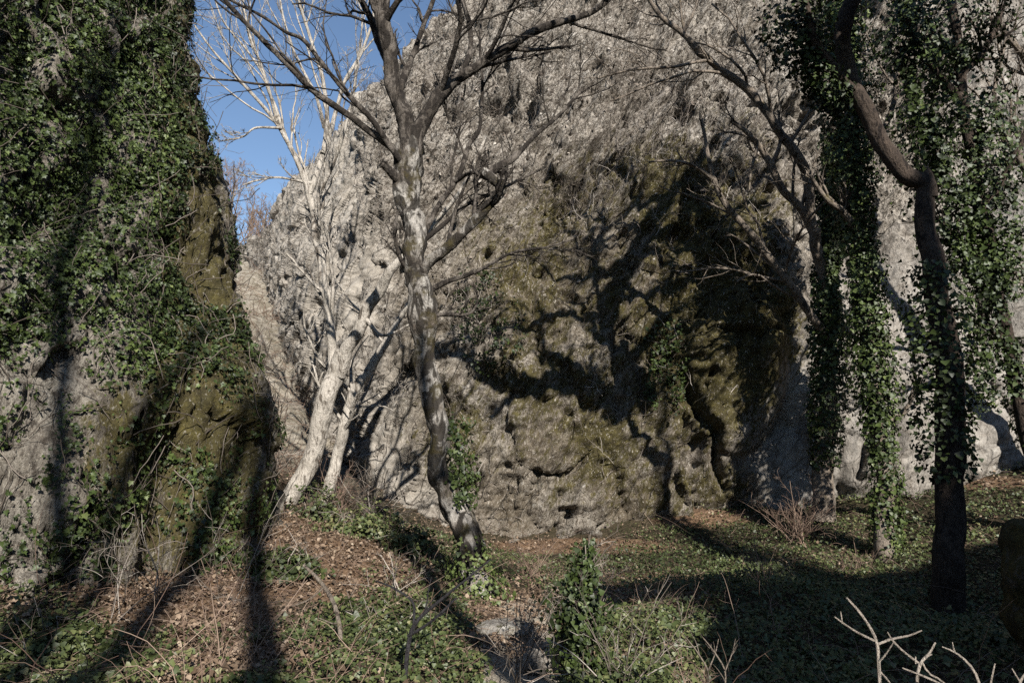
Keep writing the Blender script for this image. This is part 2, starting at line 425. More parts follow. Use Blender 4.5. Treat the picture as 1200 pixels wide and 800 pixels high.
g.put(b.inputs['Normal'], g.bump(g.math('ADD', n2, g.math('MULTIPLY', n3, .4)), .9, .06))
M['ground'] = m
lm = np.where(GY > 2, litter_mask(gpx, gpy, GX, GY), .4)
ground = mb.build('ground', M['ground'], attrs={'litter': lm, 'bare': np.where(GY > 2, bare_mask(gpx, gpy), 0), 'scree': sstep(13.5, 17, GY) * sstep(-2, -5, GX)})
ground['kind'] = 'structure'

# ------------------------------------------------------------------ main cliff
basec = [np.array([-22, 40, 6.]), np.array([-14, 33, 6.5]), at(312, 345, 28), at(338, 430, 23), at(368, 540, 18.6), at(400, 610, 16.4), at(470, 628, 15.3), at(620, 655, 14.8), at(800, 620, 15.0), at(1000, 598, 14.3), at(1200, 560, 13.1), np.array([14, 11.8, 1.5]), np.array([18, 8, 2.]), np.array([20, 1, 2.]), np.array([21, -7, 2.5])]
ridgec = [np.array([-24, 42, 10.]), np.array([-15, 34, 10.5]), at(306, 275, 28.6), at(338, 222, 26.3), at(390, 168, 24.6), at(438, 118, 23.5), at(497, 45, 22), at(640, -130, 20.5), at(800, -250, 20), at(1000, -270, 19), at(1200, -280, 18), np.array([18, 17, 18.]), np.array([23, 12, 19.]), np.array([26, 2, 19.]), np.array([27, -8, 18.])]
NC, NR = 1080, 600
# more columns where the face is seen
Bc = spline(np.hstack([basec, ridgec]), n=NC)
dens = sstep(0, 1, np.ones(NC))
s_ = np.linspace(0, 1, NC)
B = Bc[:, :3]; Rg = Bc[:, 3:]
B = B.copy(); B[:, 2] -= .6
t = np.concatenate([np.linspace(0, 1, NR - 26), 1 + np.linspace(0.02, 1, 26) ** 1.5])[:, None, None]
tc = np.clip(t, 0, 1); over = np.clip(t - 1, 0, 1)
cl = np.empty((NR, NC, 3))
frac_y = .42 * tc + .58 * tc ** 2.2
cl[..., 0] = (B[None, :, 0:1] + (Rg[None, :, 0:1] - B[None, :, 0:1]) * tc)[..., 0]
cl[..., 1] = (B[None, :, 1:2] + (Rg[None, :, 1:2] - B[None, :, 1:2]) * frac_y + over * 7)[..., 0]
cl[..., 2] = (B[None, :, 2:3] + (Rg[None, :, 2:3] - B[None, :, 2:3]) * tc - over ** 2 * 2.5 + over * .4)[..., 0]
cl[..., 0] = (cl[..., 0:1] - over * 1.0)[..., 0]
def grid_normals(Gd, flip=1):
    du = np.gradient(Gd, axis=1); dv = np.gradient(Gd, axis=0)
    return norm(np.cross(du, dv)) * flip
N0 = grid_normals(cl)
if np.median(N0[100:300, NC // 3:NC // 2, 1]) > 0: N0 = -N0
cpx, cpy, cdep = proj(cl)
smooth_zone = np.clip(blob(cpx, cpy, 1130, 430, 190, 170, .45) + blob(cpx, cpy, 930, 520, 70, 100, .5) + .7 * blob(cpx, cpy, 1200, 150, 90, 300, .5), 0, 1)
crest = np.clip(1 - sstep(400, 480, cpx - .2 * (cpy - 300)), 0, 1)
roughm = 1 - .72 * smooth_zone - .55 * crest * (1 - smooth_zone)
ca, sa = math.cos(math.radians(58)), math.sin(math.radians(58))
Q = np.stack([cl[..., 0] * ca + cl[..., 2] * sa, cl[..., 1], -cl[..., 0] * sa + cl[..., 2] * ca], -1)   # along strata, depth, across strata
d = (.75 * fbm(cl * .23, 3, 3) + .30 * fbm(cl * .62, 3, 5) * (.45 + .55 * roughm)) * (1 - .5 * crest)
strat = fbm(Q * np.array([.55, .8, 2.6]), 4, 11, ridged=True)
vert = fbm(np.stack([cl[..., 0] * 2.0, cl[..., 1] * 1.2, cl[..., 2] * .75], -1), 5, 21, gain=.58)
leftw = sstep(640, 480, cpx)
slant = np.clip(np.maximum(leftw, sstep(330, 200, cpy + .25 * (cpx - 700))), 0, 1)
vertS = fbm(np.stack([Q[..., 2] * 2.3, Q[..., 1] * 1.2, Q[..., 0] * .6], -1), 5, 23, gain=.6)
vert = vert * (1 - slant) + vertS * slant
d = d + roughm * (.26 * strat * (.35 + .65 * leftw) * (1 + .6 * crest) + (.26 - .12 * crest) * vert + (.15 - .08 * crest) * fbm(cl * 6.0, 3, 25) + .12 * fbm(cl * np.array([3.4, 3, 1.7]), 4, 27, ridged=True))
# blocky ledges
big = fbm(np.stack([Q[..., 2] * .85, Q[..., 1] * .5, Q[..., 0] * .3], -1), 3, 37)
d = d + (slant * roughm * .9) * (np.round(big * 2.6) / 2.6 - big)
led = fbm(cl * np.array([1.1, 1.1, 1.5]), 2, 33); d = d + roughm * .16 * (np.round(led * 3.2) / 3.2 - led) 
wq = cl + .25 * np.stack([fbm(cl * .9, 2, 401), fbm(cl * .9, 2, 402), fbm(cl * .9, 2, 403)], -1)
wQ = np.stack([wq[..., 0] * ca + wq[..., 2] * sa, wq[..., 1], -wq[..., 0] * sa + wq[..., 2] * ca], -1)
mixs = slant[..., None]
vv = wq * np.array([1.0, .8, .55]); ss = np.stack([wQ[..., 0] * .42, wQ[..., 1] * .8, wQ[..., 2] * 1.25], -1)
bq = np.where(mixs > .5, ss + 50, vv)
f1, e1 = facets(bq * .9, 411); f2, e2 = facets(bq * 2.6, 421)
d = d + roughm * (.19 * f1 + .085 * f2 - .10 * np.exp(-(e1 / .05) ** 2) - .04 * np.exp(-(e2 / .07) ** 2))
# boulders that stand out of the foot of the face
for (px, py, rx, ry, amp) in [(860, 440, 62, 95, .8), (840, 545, 48, 62, .45), (1060, 500, 120, 90, .5), (930, 560, 50, 60, .35), (690, 520, 120, 110, .35), (560, 400, 70, 80, .35)]:
    r2 = ((cpx - px) / rx) ** 2 + ((cpy - py) / ry) ** 2
    d = d + amp * np.sqrt(np.maximum(1 - r2, 0))
# open cracks
def crack(pts, w, depth):
    global d
    pts = np.array(pts, float); best = np.full(cpx.shape, 1e9)
    ox = 5 * vnoise(cl * 3.0, 61)
    for a, bb in zip(pts[:-1], pts[1:]):
        v = bb - a; L2 = (v ** 2).sum()
        tt = np.clip(((cpx + ox - a[0]) * v[0] + (cpy - a[1]) * v[1]) / L2, 0, 1)
        best = np.minimum(best, np.hypot(cpx + ox - a[0] - tt * v[0], cpy - a[1] - tt * v[1]))
    d = d - depth * np.exp(-(best / w) ** 2)
crack([(800, 440), (812, 480), (836, 512), (838, 555), (850, 572)], 4.5, .55)
crack([(462, 560), (478, 520), (500, 470)], 3.5, .35)
crack([(655, 575), (657, 610), (650, 650)], 3, .3)
crack([(612, 545), (607, 575)], 3, .25)
crack([(625, 100), (622, 85), (632, 70)], 5, .5)
crack([(505, 300), (540, 235), (590, 175), (620, 120)], 5, .6)
crack([(650, 235), (700, 165), (760, 105)], 4, .5)
crack([(795, 130), (790, 110), (802, 95)], 5, .5)
crack([(420, 330), (445, 285), (470, 225)], 4, .4)
crack([(385, 420), (415, 350)], 4, .35)
crack([(355, 400), (380, 340), (400, 300)], 3.5, .35)
crack([(1010, 420), (1020, 500), (1005, 560)], 4, .4)
crack([(1145, 350), (1160, 430), (1190, 500)], 3, .3)
fade = np.ones(NR); fade[-20:] = .5
cl = cl + N0 * (d * fade[:, None])[..., None]
N1 = grid_normals(cl)
if np.median(N1[100:300, NC // 3:NC // 2, 1]) > 0: N1 = -N1
cpx, cpy, cdep = proj(cl)
upper = sstep(330, 200, cpy + .25 * (cpx - 700))
mossm = (.62 * blob(cpx, cpy, 740, 390, 230, 210, .5) + .38 * blob(cpx, cpy, 860, 400, 90, 130) + .5 * blob(cpx, cpy, 850, 190, 120, 90) + .18 * blob(cpx, cpy, 620, 560, 130, 120) + .45 * blob(cpx, cpy, 830, 590, 70, 40) + .5 * blob(cpx, cpy, 1010, 585, 60, 12) + .25 * blob(cpx, cpy, 590, 200, 120, 120) + .3 * blob(cpx, cpy, 340, 430, 60, 130) + .22 * blob(cpx, cpy, 470, 520, 90, 90)) - .18 - .14 * smooth_zone + .26 * fbm(cl * np.array([.9, .9, .6]), 3, 29)
mb = MB(); mb.add(cl, grid_faces(NR, NC))
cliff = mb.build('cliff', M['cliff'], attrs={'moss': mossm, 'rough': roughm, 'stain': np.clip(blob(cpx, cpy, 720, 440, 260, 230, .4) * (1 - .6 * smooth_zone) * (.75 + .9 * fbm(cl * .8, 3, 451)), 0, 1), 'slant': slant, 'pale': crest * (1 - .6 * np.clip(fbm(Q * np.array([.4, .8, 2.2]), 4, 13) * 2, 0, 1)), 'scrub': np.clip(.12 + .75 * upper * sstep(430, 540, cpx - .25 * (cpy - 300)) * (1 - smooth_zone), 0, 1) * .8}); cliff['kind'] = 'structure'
sub = cl[::5, ::5]; sr, sc_ = sub.shape[:2]
bvh = BVHTree.FromPolygons([tuple(p) for p in sub.reshape(-1, 3)], [tuple(f) for f in grid_faces(sr, sc_).tolist()])
def cliff_hit(px, py):
    h = bvh.ray_cast(Vector((0, 0, EYE)), Vector(ray(px, py)))
    return None if h[0] is None else np.array(h[0])

# ------------------------------------------------------------------ ivy covered outcrop on the left
def closed_loop(C, step):
    C = np.asarray(C, float); n = len(C); out = []
    for i in range(n):
        p0, p1, p2, p3 = C[i - 1], C[i], C[(i + 1) % n], C[(i + 2) % n]
        tt = np.linspace(0, 1, 30, endpoint=False)[:, None]
        out.append(.5 * (2 * p1 + (p2 - p0) * tt + (2 * p0 - 5 * p1 + 4 * p2 - p3) * tt ** 2 + (-p0 + 3 * p1 - 3 * p2 + p3) * tt ** 3))
    S = np.vstack(out + [out[0][:1]])
    dd = np.r_[0, np.cumsum(np.linalg.norm(np.diff(S[:, :2], axis=0), axis=1))]
    k = int(dd[-1] / step); q = np.linspace(0, dd[-1], k, endpoint=False)
    return np.stack([np.interp(q, dd, S[:, j]) for j in range(S.shape[1])], 1)
b2 = lambda px, py, Y: at(px, py, Y)[:2]
lo = [b2(-420, 730, 4.6), b2(-180, 715, 5.7), b2(0, 692, 6.8), b2(120, 683, 7.6), b2(225, 670, 8.4), b2(300, 650, 9.0), b2(326, 640, 9.9), np.array([-4.3, 12.2]), np.array([-7.5, 16]), np.array([-12, 18]), np.array([-19, 13]), np.array([-19, 3]), np.array([-18, -7]), np.array([-12, -10]), np.array([-8.2, -6]), np.array([-7.6, -.5]), np.array([-7.2, 2.6])]
off = [(-1.2, 1.4), (-1.3, 1.4), (-1.5, 1.5), (-1.7, 1.4), (-2.1, 1.2), (-2.5, .9), (-2.75, .6), (-2.9, .1), (-2.5, -1), (-.5, -2), (1.5, -1), (1, 0), (1, 1), (0, 1.5), (-.8, .5), (-.8, .3), (-1, .8)]
LC = closed_loop(np.hstack([np.array(lo), np.array(lo) + np.array(off)]), .06)
NL = len(LC); NH = 225
tz = np.linspace(0, 1, NH); zz = -.6 + 12.6 * tz
NCAP = 30
lw = np.empty((NH + NCAP, NL, 3))
lw[:NH, :, :2] = LC[None, :, :2] + (LC[None, :, 2:] - LC[None, :, :2]) * tz[:, None, None]; lw[:NH, :, 2] = zz[:, None]
cen = lw[NH - 1, :, :2].mean(0)
for k in range(NCAP):
    a = (k + 1) / NCAP
    lw[NH + k, :, :2] = lw[NH - 1, :, :2] + (cen - lw[NH - 1, :, :2]) * (1 - math.cos(a * math.pi / 2)) ** .9
    lw[NH + k, :, 2] = 12 + 1.6 * math.sin(a * math.pi / 2)
def loop_normals(Gd):
    du = np.roll(Gd, -1, 1) - np.roll(Gd, 1, 1); dv = np.gradient(Gd, axis=0)
    return norm(np.cross(du, dv))
LN = loop_normals(lw)
fi = int(np.argmin(np.abs(LC[:, 0] - lo[3][0]) + np.abs(LC[:, 1] - lo[3][1])))
if np.median(LN[20:180, max(fi - 25, 0):fi + 25, 1]) > 0: LN = -LN
lpx, lpy, ldep = proj(lw)
dl = .38 * fbm(lw * .35, 3, 71) + .22 * fbm(lw * np.array([1.1, 1.1, .55]), 4, 73) + .13 * fbm(lw * np.array([4, 4, 1.3]), 4, 75, ridged=True) + .025 * fbm(lw * 9, 2, 77)
led = fbm(lw * np.array([.8, .8, 1.2]), 2, 79); dl = dl + .2 * (np.round(led * 3) / 3 - led)
f1, e1 = facets((lw + .2 * fbm(lw * 1.2, 2, 431)[..., None]) * np.array([1.3, 1.3, .7]), 433); f2, e2 = facets(lw * np.array([4, 4, 2.4]), 441)
dl = dl + .15 * f1 + .045 * f2 - .07 * np.exp(-(e1 / .06) ** 2)
# buttress and hollow seen on the face
dl = dl + .30 * blob(lpx, lpy, 262, 560, 60, 170, .6) + .28 * blob(lpx, lpy, 120, 560, 55, 120, .6) - .25 * blob(lpx, lpy, 175, 600, 22, 90, .7)
fd = np.ones(NH + NCAP); fd[-12:] = np.linspace(1, 0, 12)
lw = lw + LN * (dl * fd[:, None])[..., None]
LN = loop_normals(lw)
if np.median(LN[20:180, max(fi - 25, 0):fi + 25, 1]) > 0: LN = -LN
lpx, lpy, ldep = proj(lw)
front = (lw[..., 1] < 13) & (lw[..., 0] > -12)
lmoss = .62 * blob(lpx, lpy, 240, 430, 60, 110) + .55 * blob(lpx, lpy, 210, 560, 130, 130) + .55 * blob(lpx, lpy, 225, 200, 50, 220) - .30 * blob(lpx, lpy, 45, 480, 50, 90) - .1 * blob(lpx, lpy, 110, 600, 30, 50) + .14
outcrop = thing('rock_outcrop', 'tall leaning rock wall on the left, mossy below and cloaked in green ivy above', 'rock', at(150, 690, 8.5))
mb = MB(); mb.add(lw, grid_faces(NH + NCAP, NL, True))
mb.build('rock', M['outcrop'], outcrop, attrs={'moss': np.where(front, lmoss, .3), 'rough': np.full(lw.shape[:2], .9), 'scrub': np.full(lw.shape[:2], .1), 'slant': np.zeros(lw.shape[:2])})

def ivy_density_left(px, py, P):
    n = fbm(P * .9, 3, 91); n2 = fbm(P * 2.6, 2, 95)
    dens = .95 * (1 - sstep(330, 470, py + (px - 100) * .35))          # the upper curtain
    edge = sstep(185, 212, px - py * .04)
    dens = dens - .52 * edge * (py < 400)
    dens = np.maximum(dens, .55 * blob(px, py, 150, 420, 60, 90)); dens = np.maximum(dens, .62 * blob(px, py, 20, 540, 100, 180)); dens = np.maximum(dens, .5 * blob(px, py, 250, 420, 60, 50))
    dens = np.maximum(dens, .30 * blob(px, py, 150, 560, 150, 160, .3))
    dens = dens - .25 * blob(px, py, 45, 480, 26, 70, .6)
    return dens + .8 * n + .4 * n2
def scatter_grid(Gd, Nn, n, wrap, rows, cols):
    r = rng.uniform(rows[0], rows[1] - 1.001, n); c = rng.uniform(cols[0], cols[1] - 1.001, n)
    i = r.astype(int); j = c.astype(int); fr = (r - i)[:, None]; fc = (c - j)[:, None]
    C = Gd.shape[1]; j2 = (j + 1) % C if wrap else np.minimum(j + 1, C - 1)
    p = Gd[i, j] * (1 - fr) * (1 - fc) + Gd[i + 1, j] * fr * (1 - fc) + Gd[i, j2] * (1 - fr) * fc + Gd[i + 1, j2] * fr * fc
    return p, Nn[i, j]
i_a = int(np.argmin(np.hypot(LC[:, 0] - lo[0][0], LC[:, 1] - lo[0][1]))); i_b = int(np.argmin(np.hypot(LC[:, 0] - lo[7][0], LC[:, 1] - lo[7][1])))
if i_a > i_b: i_a = 0
p, nn = scatter_grid(lw, LN, 320000, True, (8, NH), (i_a, i_b))
px, py, _ = proj(p)
dn = ivy_density_left(px, py, p)
keep = (px > -140) & (py > -160) & (rng.random(len(p)) < np.clip(dn * 1.6 - .35, 0, 1) * .62)
p, nn, dn = p[keep], nn[keep], dn[keep]
bulge = np.clip(fbm(p * 1.7, 3, 97) * .5 + .25, 0, 1) * np.clip(dn, 0, 1)
p = p + nn * (rng.random(len(p)) ** .6 * (.04 + .55 * bulge))[:, None]
tint = np.clip(.40 - .22 * sstep(185, 215, px[keep]) * (py[keep] < 400) + .28 * rng.normal(size=len(p)) * .8 + .25 * fbm(p * 1.2, 2, 99), 0, 1)  # leaf tint lowered on the upper edge strip to stand in for its shade
mb = MB(); leaves(mb, p, nn + np.array([.05, -.1, .35]), rng.uniform(.027, .054, len(p)), IVY, .5, .8, tint)
st0, sn0 = scatter_grid(lw, LN, 1800, True, (8, NH), (i_a, i_b)); qx, qy, _ = proj(st0)
k = (qx > -60) & (ivy_density_left(qx, qy, st0) > .12); st0, sn0 = st0[k], sn0[k]
pts = [st0 + sn0 * .03]; dd = norm(np.array([0, 0, 1.]) + rng.normal(size=st0.shape) * .45)
for kk in range(6):
    dd = norm(dd + rng.normal(size=dd.shape) * .3); dd = dd - (dd * sn0).sum(-1, keepdims=True) * sn0 * .8
    pts.append(pts[-1] + dd * .11)
mb.build('ivy', M['ivy'], outcrop, smooth=False)
mbs = MB(); tubes(mbs, np.stack(pts, 1), np.full((len(st0), 7), .0045) * rng.uniform(.6, 1.6, (len(st0), 1)), 4, rng.random(len(st0)) * .7)
mbs.build('ivy_stems', M['twig'], outcrop)

# ------------------------------------------------------------------ helper for trees
def res(path, step=.05): return spline(path, step=step)
class Tree:
    def __init__(s, name, label, base, bark, cat='tree', group=None, minr=.003):
        s.root = thing(name, label, cat, base, group); s.bark = bark; s.P = []; s.R = []; s.minr = minr
    def wood(s, part, path, sides=14, amp=.16, nscale=5, seed=0, step=.05, label=None, mat=None):
        S = res(path, step); mb = MB()
        P = S[:, :3]; wob = np.stack([vnoise(np.c_[np.arange(len(P)) * step * 2.2, np.full(len(P), seed + k * 9.1), np.zeros(len(P))], 5 + k) for k in range(3)], 1)
        env = np.minimum(np.arange(len(P)) / 8, 1)[:, None]
        P = P + wob * S[:, 3:4] * .35 * env
        tubes(mb, P, S[:, 3], sides, .5, amp, nscale, seed)
        o = mb.build(part, M[mat or s.bark], s.root)
        if label: o['label'] = label
        q = spline(np.c_[P, S[:, 3]], n=10)
        s.P.append(q[:, :3]); s.R.append(q[:, 3])
        return S
    def crown(s, gens, idx=None, mat=None, name='crown', tint=(.2, .9), extra=None):
        P = np.stack([s.P[i] for i in (idx if idx is not None else range(1, len(s.P)))]); R = np.stack([s.R[i] for i in (idx if idx is not None else range(1, len(s.R)))])
        mb = MB(); 
        for gi, kw in enumerate(gens):
            kw = dict(kw); m = kw.pop('m'); kw.setdefault('minr', s.minr)
            P, R = grow(P, R, m, **kw)
            tubes(mb, P, R, 5 if gi == 0 else 4 if gi == 1 else 3, rng.uniform(*tint, len(P)))
            if extra is not None: extra.append((P, R))
        mb.build(name, M[mat or s.bark], s.root)
        return P
    def ivy(s, path, n, rad, clump=.9, size=(.035, .062), matname='ivy', dropout=.0, name='ivy', seed=0, sag=.35, tintbias=.4, lobes=.5):
        """leaves clothing a stem; rad gives the coat's outer radius (m) along the path."""
        S = res(path, .05); K = len(S); rr = np.interp(np.linspace(0, 1, K), np.linspace(0, 1, len(rad)), rad)
        w = rr / rr.sum(); i = rng.choice(K, n, p=w); a = rng.uniform(0, 2 * math.pi, n)
        o = np.stack([np.cos(a), np.sin(a), rng.normal(size=n) * .12], 1)
        c = S[i, :3] + rng.normal(size=(n, 3)) * np.array([.02, .02, .04])
        lob = fbm(np.c_[c[:, :2] * 0 + o[:, :2] * .8, c[:, 2] * 1.6] + seed * 3.7, 3, 131 + seed)
        dist = S[i, 3] + rr[i] * (.12 + .88 * rng.random(n) ** .9) * np.clip(1 + lobes * 2.0 * lob, .2, 1.6)
        p = c + o * dist[:, None]; p[:, 2] -= sag * rng.random(n) * rr[i]
        keep = fbm(p * 1.7, 2, 137 + seed) > dropout - 1.0
        p, o = p[keep], o[keep]
        tint = np.clip(tintbias + .2 * rng.normal(size=len(p)) + .3 * fbm(p * 1.5, 2, 139), 0, 1)
        mb = MB(); leaves(mb, p, o + np.array([0, -.15, .45]), rng.uniform(*size, len(p)), HEART, .5, .8, tint)
        return mb.build(name, M[matname], s.root, smooth=False)

# ------------------------------------------------------------------ the gnarled tree in the middle
D0 = 9.0
main = Tree('gnarled_tree', 'gnarled bare tree with a crooked mottled trunk standing in the middle', at(562, 692, D0), 'bark_main')
tr = limb_path([(566, 712, 8.95, 23), (561, 685, 8.95, 21), (553, 650, 9, 21), (544, 620, 9, 20), (530, 597, 9, 18), (521, 570, 9, 15), (515, 540, 9, 13), (513, 500, 9, 12.5), (508, 465, 9, 13.5), (502, 425, 9, 15), (497, 380, 9, 15), (491, 342, 9, 16), (487, 300, 9, 15), (483, 255, 9, 14.5), (479, 215, 9, 16.5), (478, 190, 9, 19), (480, 170, 9, 17), (481, 160, 9, 12)], .84)
main.wood('trunk', tr, 28, .5, 3.8, 3, .03)
limbs = [
 ([(479, 185, 9, 13), (471, 135, 8.95, 12.5), (459, 85, 8.9, 11.5), (452, 35, 8.85, 11.5), (440, -15, 8.8, 10), (425, -80, 8.7, 8), (430, -160, 8.6, 6)], 18),
 ([(482, 185, 9, 12), (500, 137, 9.05, 10.5), (522, 102, 9.1, 9), (556, 80, 9.1, 7.5), (592, 56, 9.1, 6.8), (630, 36, 9.1, 6), (680, 20, 9.1, 5), (715, -2, 9.1, 4.2), (750, -40, 9.1, 3.2)], 14),
 ([(470, 186, 9, 8), (450, 165, 8.9, 7), (395, 127, 8.7, 6.4), (360, 100, 8.5, 6.4), (330, 70, 8.4, 5.8), (305, 45, 8.3, 5.2), (272, 10, 8.2, 4.6), (225, -40, 8, 3.4)], 12),
 ([(476, 200, 9, 7), (462, 178, 8.85, 6), (436, 140, 8.7, 5.2), (407, 110, 8.6, 4.8), (375, 72, 8.5, 4.5), (355, 47, 8.4, 4.2), (335, 38, 8.4, 3.6), (307, 19, 8.3, 3.2), (272, 2, 8.2, 2.6), (230, -20, 8.2, 2)], 10),
 ([(494, 318, 9, 9), (513, 297, 8.9, 7.5), (550, 265, 8.8, 7.2), (580, 232, 8.7, 7.2), (588, 221, 8.7, 7.6), (576, 207, 8.7, 7), (566, 200, 8.7, 6)], 12),
 ([(571, 204, 8.7, 5.5), (588, 194, 8.75, 6), (601, 187, 8.8, 5.2), (625, 162, 8.9, 3.2), (662, 127, 9, 2.6), (684, 103, 9.1, 2)], 9),
 ([(489, 290, 9, 7), (512, 245, 9.2, 5.2), (535, 210, 9.3, 4.6), (550, 170, 9.4, 4.2), (562, 150, 9.4, 3.6), (565, 100, 9.5, 3), (563, 40, 9.5, 2.4), (572, -30, 9.6, 1.8)], 9),
 ([(489, 288, 9, 6), (520, 262, 9.1, 4), (550, 238, 9.2, 3.4), (580, 225, 9.3, 2.8), (640, 195, 9.5, 2)], 8),
 ([(532, 214, 9.3, 4), (548, 204, 9.1, 3.8), (566, 202, 8.9, 3.4), (580, 198, 8.9, 2.6)], 8),
 ([(497, 345, 9, 7), (520, 332, 8.9, 4.5), (560, 318, 8.8, 3.6), (600, 297, 8.7, 2.8), (640, 290, 8.6, 2), (672, 280, 8.5, 1.4)], 8),
 ([(500, 372, 9, 6), (522, 368, 8.9, 3.6), (550, 367, 8.8, 2.8), (560, 352, 8.8, 2), (556, 335, 8.8, 1.5)], 7),
 ([(478, 222, 9, 10), (462, 206, 8.9, 8), (452, 196, 8.85, 6.5), (446, 193, 8.8, 5.5)], 10),
 ([(455, 75, 8.9, 9), (443, 45, 9.1, 7), (425, 5, 9.2, 6), (400, -50, 9.4, 4)], 10),
 ([(500, 140, 9.05, 8), (540, 85, 9.3, 5.5), (552, 40, 9.5, 4.5), (540, -10, 9.6, 3.6), (545, -70, 9.7, 2.6)], 9),
 ([(466, 110, 8.9, 8), (482, 72, 9.2, 5.5), (497, 30, 9.4, 4.5), (515, -20, 9.5, 3.5)], 9),
 ([(592, 57, 9.1, 5), (630, 58, 9.2, 3.4), (668, 54, 9.2, 2.2)], 7),
 ([(486, 320, 9, 6), (470, 305, 8.9, 4), (462, 275, 8.8, 3), (466, 248, 8.8, 2)], 7),
]
for k, (pth, sd) in enumerate(limbs): main.wood('limb', limb_path(pth, .6 if k in (2, 3) else .66 if k > 5 else .82), sd, .26, 8, 20 + k, .045, mat=None if k == 4 else 'bark_limb_shaded')
main.crown([dict(m=7, lenf=(.25, .6), ang=(25, 65), up=.25, rf=.5, K=8, wig=.17), dict(m=5, lenf=(.3, .65), rf=.55, K=7, wig=.2, up=.15), dict(m=4, lenf=(.3, .6), rf=.6, K=5, wig=.2, up=.1)], mat='bark_limb_shaded')
main.ivy(limb_path([(540, 590, 8.95, 8), (537, 550, 9.05, 6), (536, 515, 9.05, 5), (530, 490, 9.05, 4)]), 700, [.10, .20, .16, .06], seed=1, tintbias=.4, size=(.03, .055))
main.ivy(limb_path([(570, 715, 8.9, 18), (556, 660, 8.9, 18), (547, 630, 8.95, 14)]), 1000, [.20, .14, .06], seed=2, tintbias=.6, size=(.03, .05))

# ------------------------------------------------------------------ the pale leaning tree
pale = Tree('leaning_tree', 'pale bare tree leaning right, forked low, sunlit against the sky in the gap', at(340, 590, 13), 'bark_pale', minr=.005)
pale.wood('trunk', limb_path([(322, 622, 13, 17), (340, 588, 13, 15.5), (362, 545, 13, 14.5), (376, 500, 12.9, 15), (387, 462, 12.8, 15), (396, 432, 12.8, 15), (402, 412, 12.7, 11)], .72), 20, .12, 4, 5)
pl = [
 ([(393, 440, 12.8, 11), (388, 405, 12.8, 9.5), (385, 370, 12.8, 9), (380, 330, 12.8, 8.3), (373, 290, 12.8, 7.8), (367, 250, 12.8, 8), (361, 218, 12.8, 7.2)], 14),
 ([(398, 440, 12.8, 11), (412, 400, 12.6, 10.5), (427, 372, 12.5, 10), (441, 345, 12.4, 9), (456, 320, 12.3, 8), (476, 298, 12.2, 6), (510, 262, 12.1, 4.5), (545, 215, 12, 3), (570, 160, 12, 2)], 14),
 ([(363, 228, 12.8, 7), (352, 198, 12.7, 5.2), (338, 168, 12.6, 4.6), (325, 145, 12.5, 4), (300, 115, 12.4, 3.4), (275, 88, 12.3, 2.8), (250, 60, 12.2, 2.2), (228, 30, 12.1, 1.7)], 9),
 ([(363, 225, 12.8, 7), (374, 195, 12.9, 5.5), (382, 150, 13, 4.8), (380, 100, 13, 4), (365, 50, 13, 3.4), (350, 0, 13, 2.8), (340, -60, 13, 2)], 9),
 ([(378, 180, 12.9, 5), (392, 140, 13.1, 4.5), (402, 100, 13.2, 4), (425, 60, 13.3, 3.2), (440, 10, 13.4, 2.6), (450, -40, 13.5, 2)], 9),
 ([(338, 168, 12.6, 4.2), (320, 120, 12.8, 3.4), (305, 75, 12.9, 3), (290, 30, 13, 2.4), (280, -30, 13, 1.8)], 7),
 ([(325, 145, 12.5, 3.6), (312, 95, 12.3, 3), (290, 60, 12.2, 2.4), (262, 25, 12.1, 1.8), (245, -20, 12, 1.4)], 7),
 ([(380, 150, 13, 4), (370, 110, 12.8, 3.4), (345, 62, 12.7, 2.8), (330, 10, 12.6, 2.2), (320, -40, 12.6, 1.6)], 7),
 ([(366, 215, 12.8, 4.5), (350, 212, 12.7, 3), (325, 208, 12.5, 2.2), (300, 212, 12.4, 1.8), (285, 217, 12.3, 1.3)], 6),
 ([(368, 245, 12.8, 5), (385, 205, 12.6, 3.6), (400, 165, 12.5, 3.2), (412, 120, 12.4, 2.6), (418, 70, 12.4, 2)], 7),
 ([(383, 345, 12.8, 5), (370, 335, 12.7, 3), (358, 322, 12.6, 2.4)], 6),
 ([(428, 372, 12.5, 5), (445, 392, 12.3, 3.4), (462, 390, 12.2, 2.8), (480, 380, 12.1, 2)], 6),
 ([(330, 150, 12.5, 3), (300, 150, 12.3, 2.2), (285, 160, 12.2, 1.6), (262, 165, 12.1, 1.2)], 6),
]
for k, (pth, sd) in enumerate(pl): pale.wood('limb', limb_path(pth, .6 if k != 1 else .72), sd, .14, 9, 50 + k, .06)
pale.crown([dict(m=7, lenf=(.35, .65), ang=(14, 40), up=.28, rf=.55, K=9, wig=.1), dict(m=5, lenf=(.3, .6), ang=(14, 40), rf=.55, K=7, wig=.13, up=.2), dict(m=3, lenf=(.3, .6), ang=(20, 45), rf=.6, K=5, wig=.15, up=.1)], idx=[3, 4, 5, 6, 7, 8, 9, 10, 13, 1])
stem = Tree('leaning_sapling', 'short pale dead stem leaning behind the forked pale tree', at(372, 600, 13.6), 'bark_pale', 'tree')
stem.wood('trunk', limb_path([(368, 612, 13.6, 9), (384, 575, 13.6, 9), (396, 535, 13.6, 8.5), (407, 482, 13.6, 8), (418, 456, 13.6, 7.5), (436, 428, 13.6, 7), (450, 405, 13.6, 6), (463, 385, 13.6, 4.5), (480, 355, 13.6, 3)], .8), 10, .14, 6, 81)
stem.crown([dict(m=8, lenf=(.2, .5), K=7, rf=.4), dict(m=4, K=5)], idx=[0])

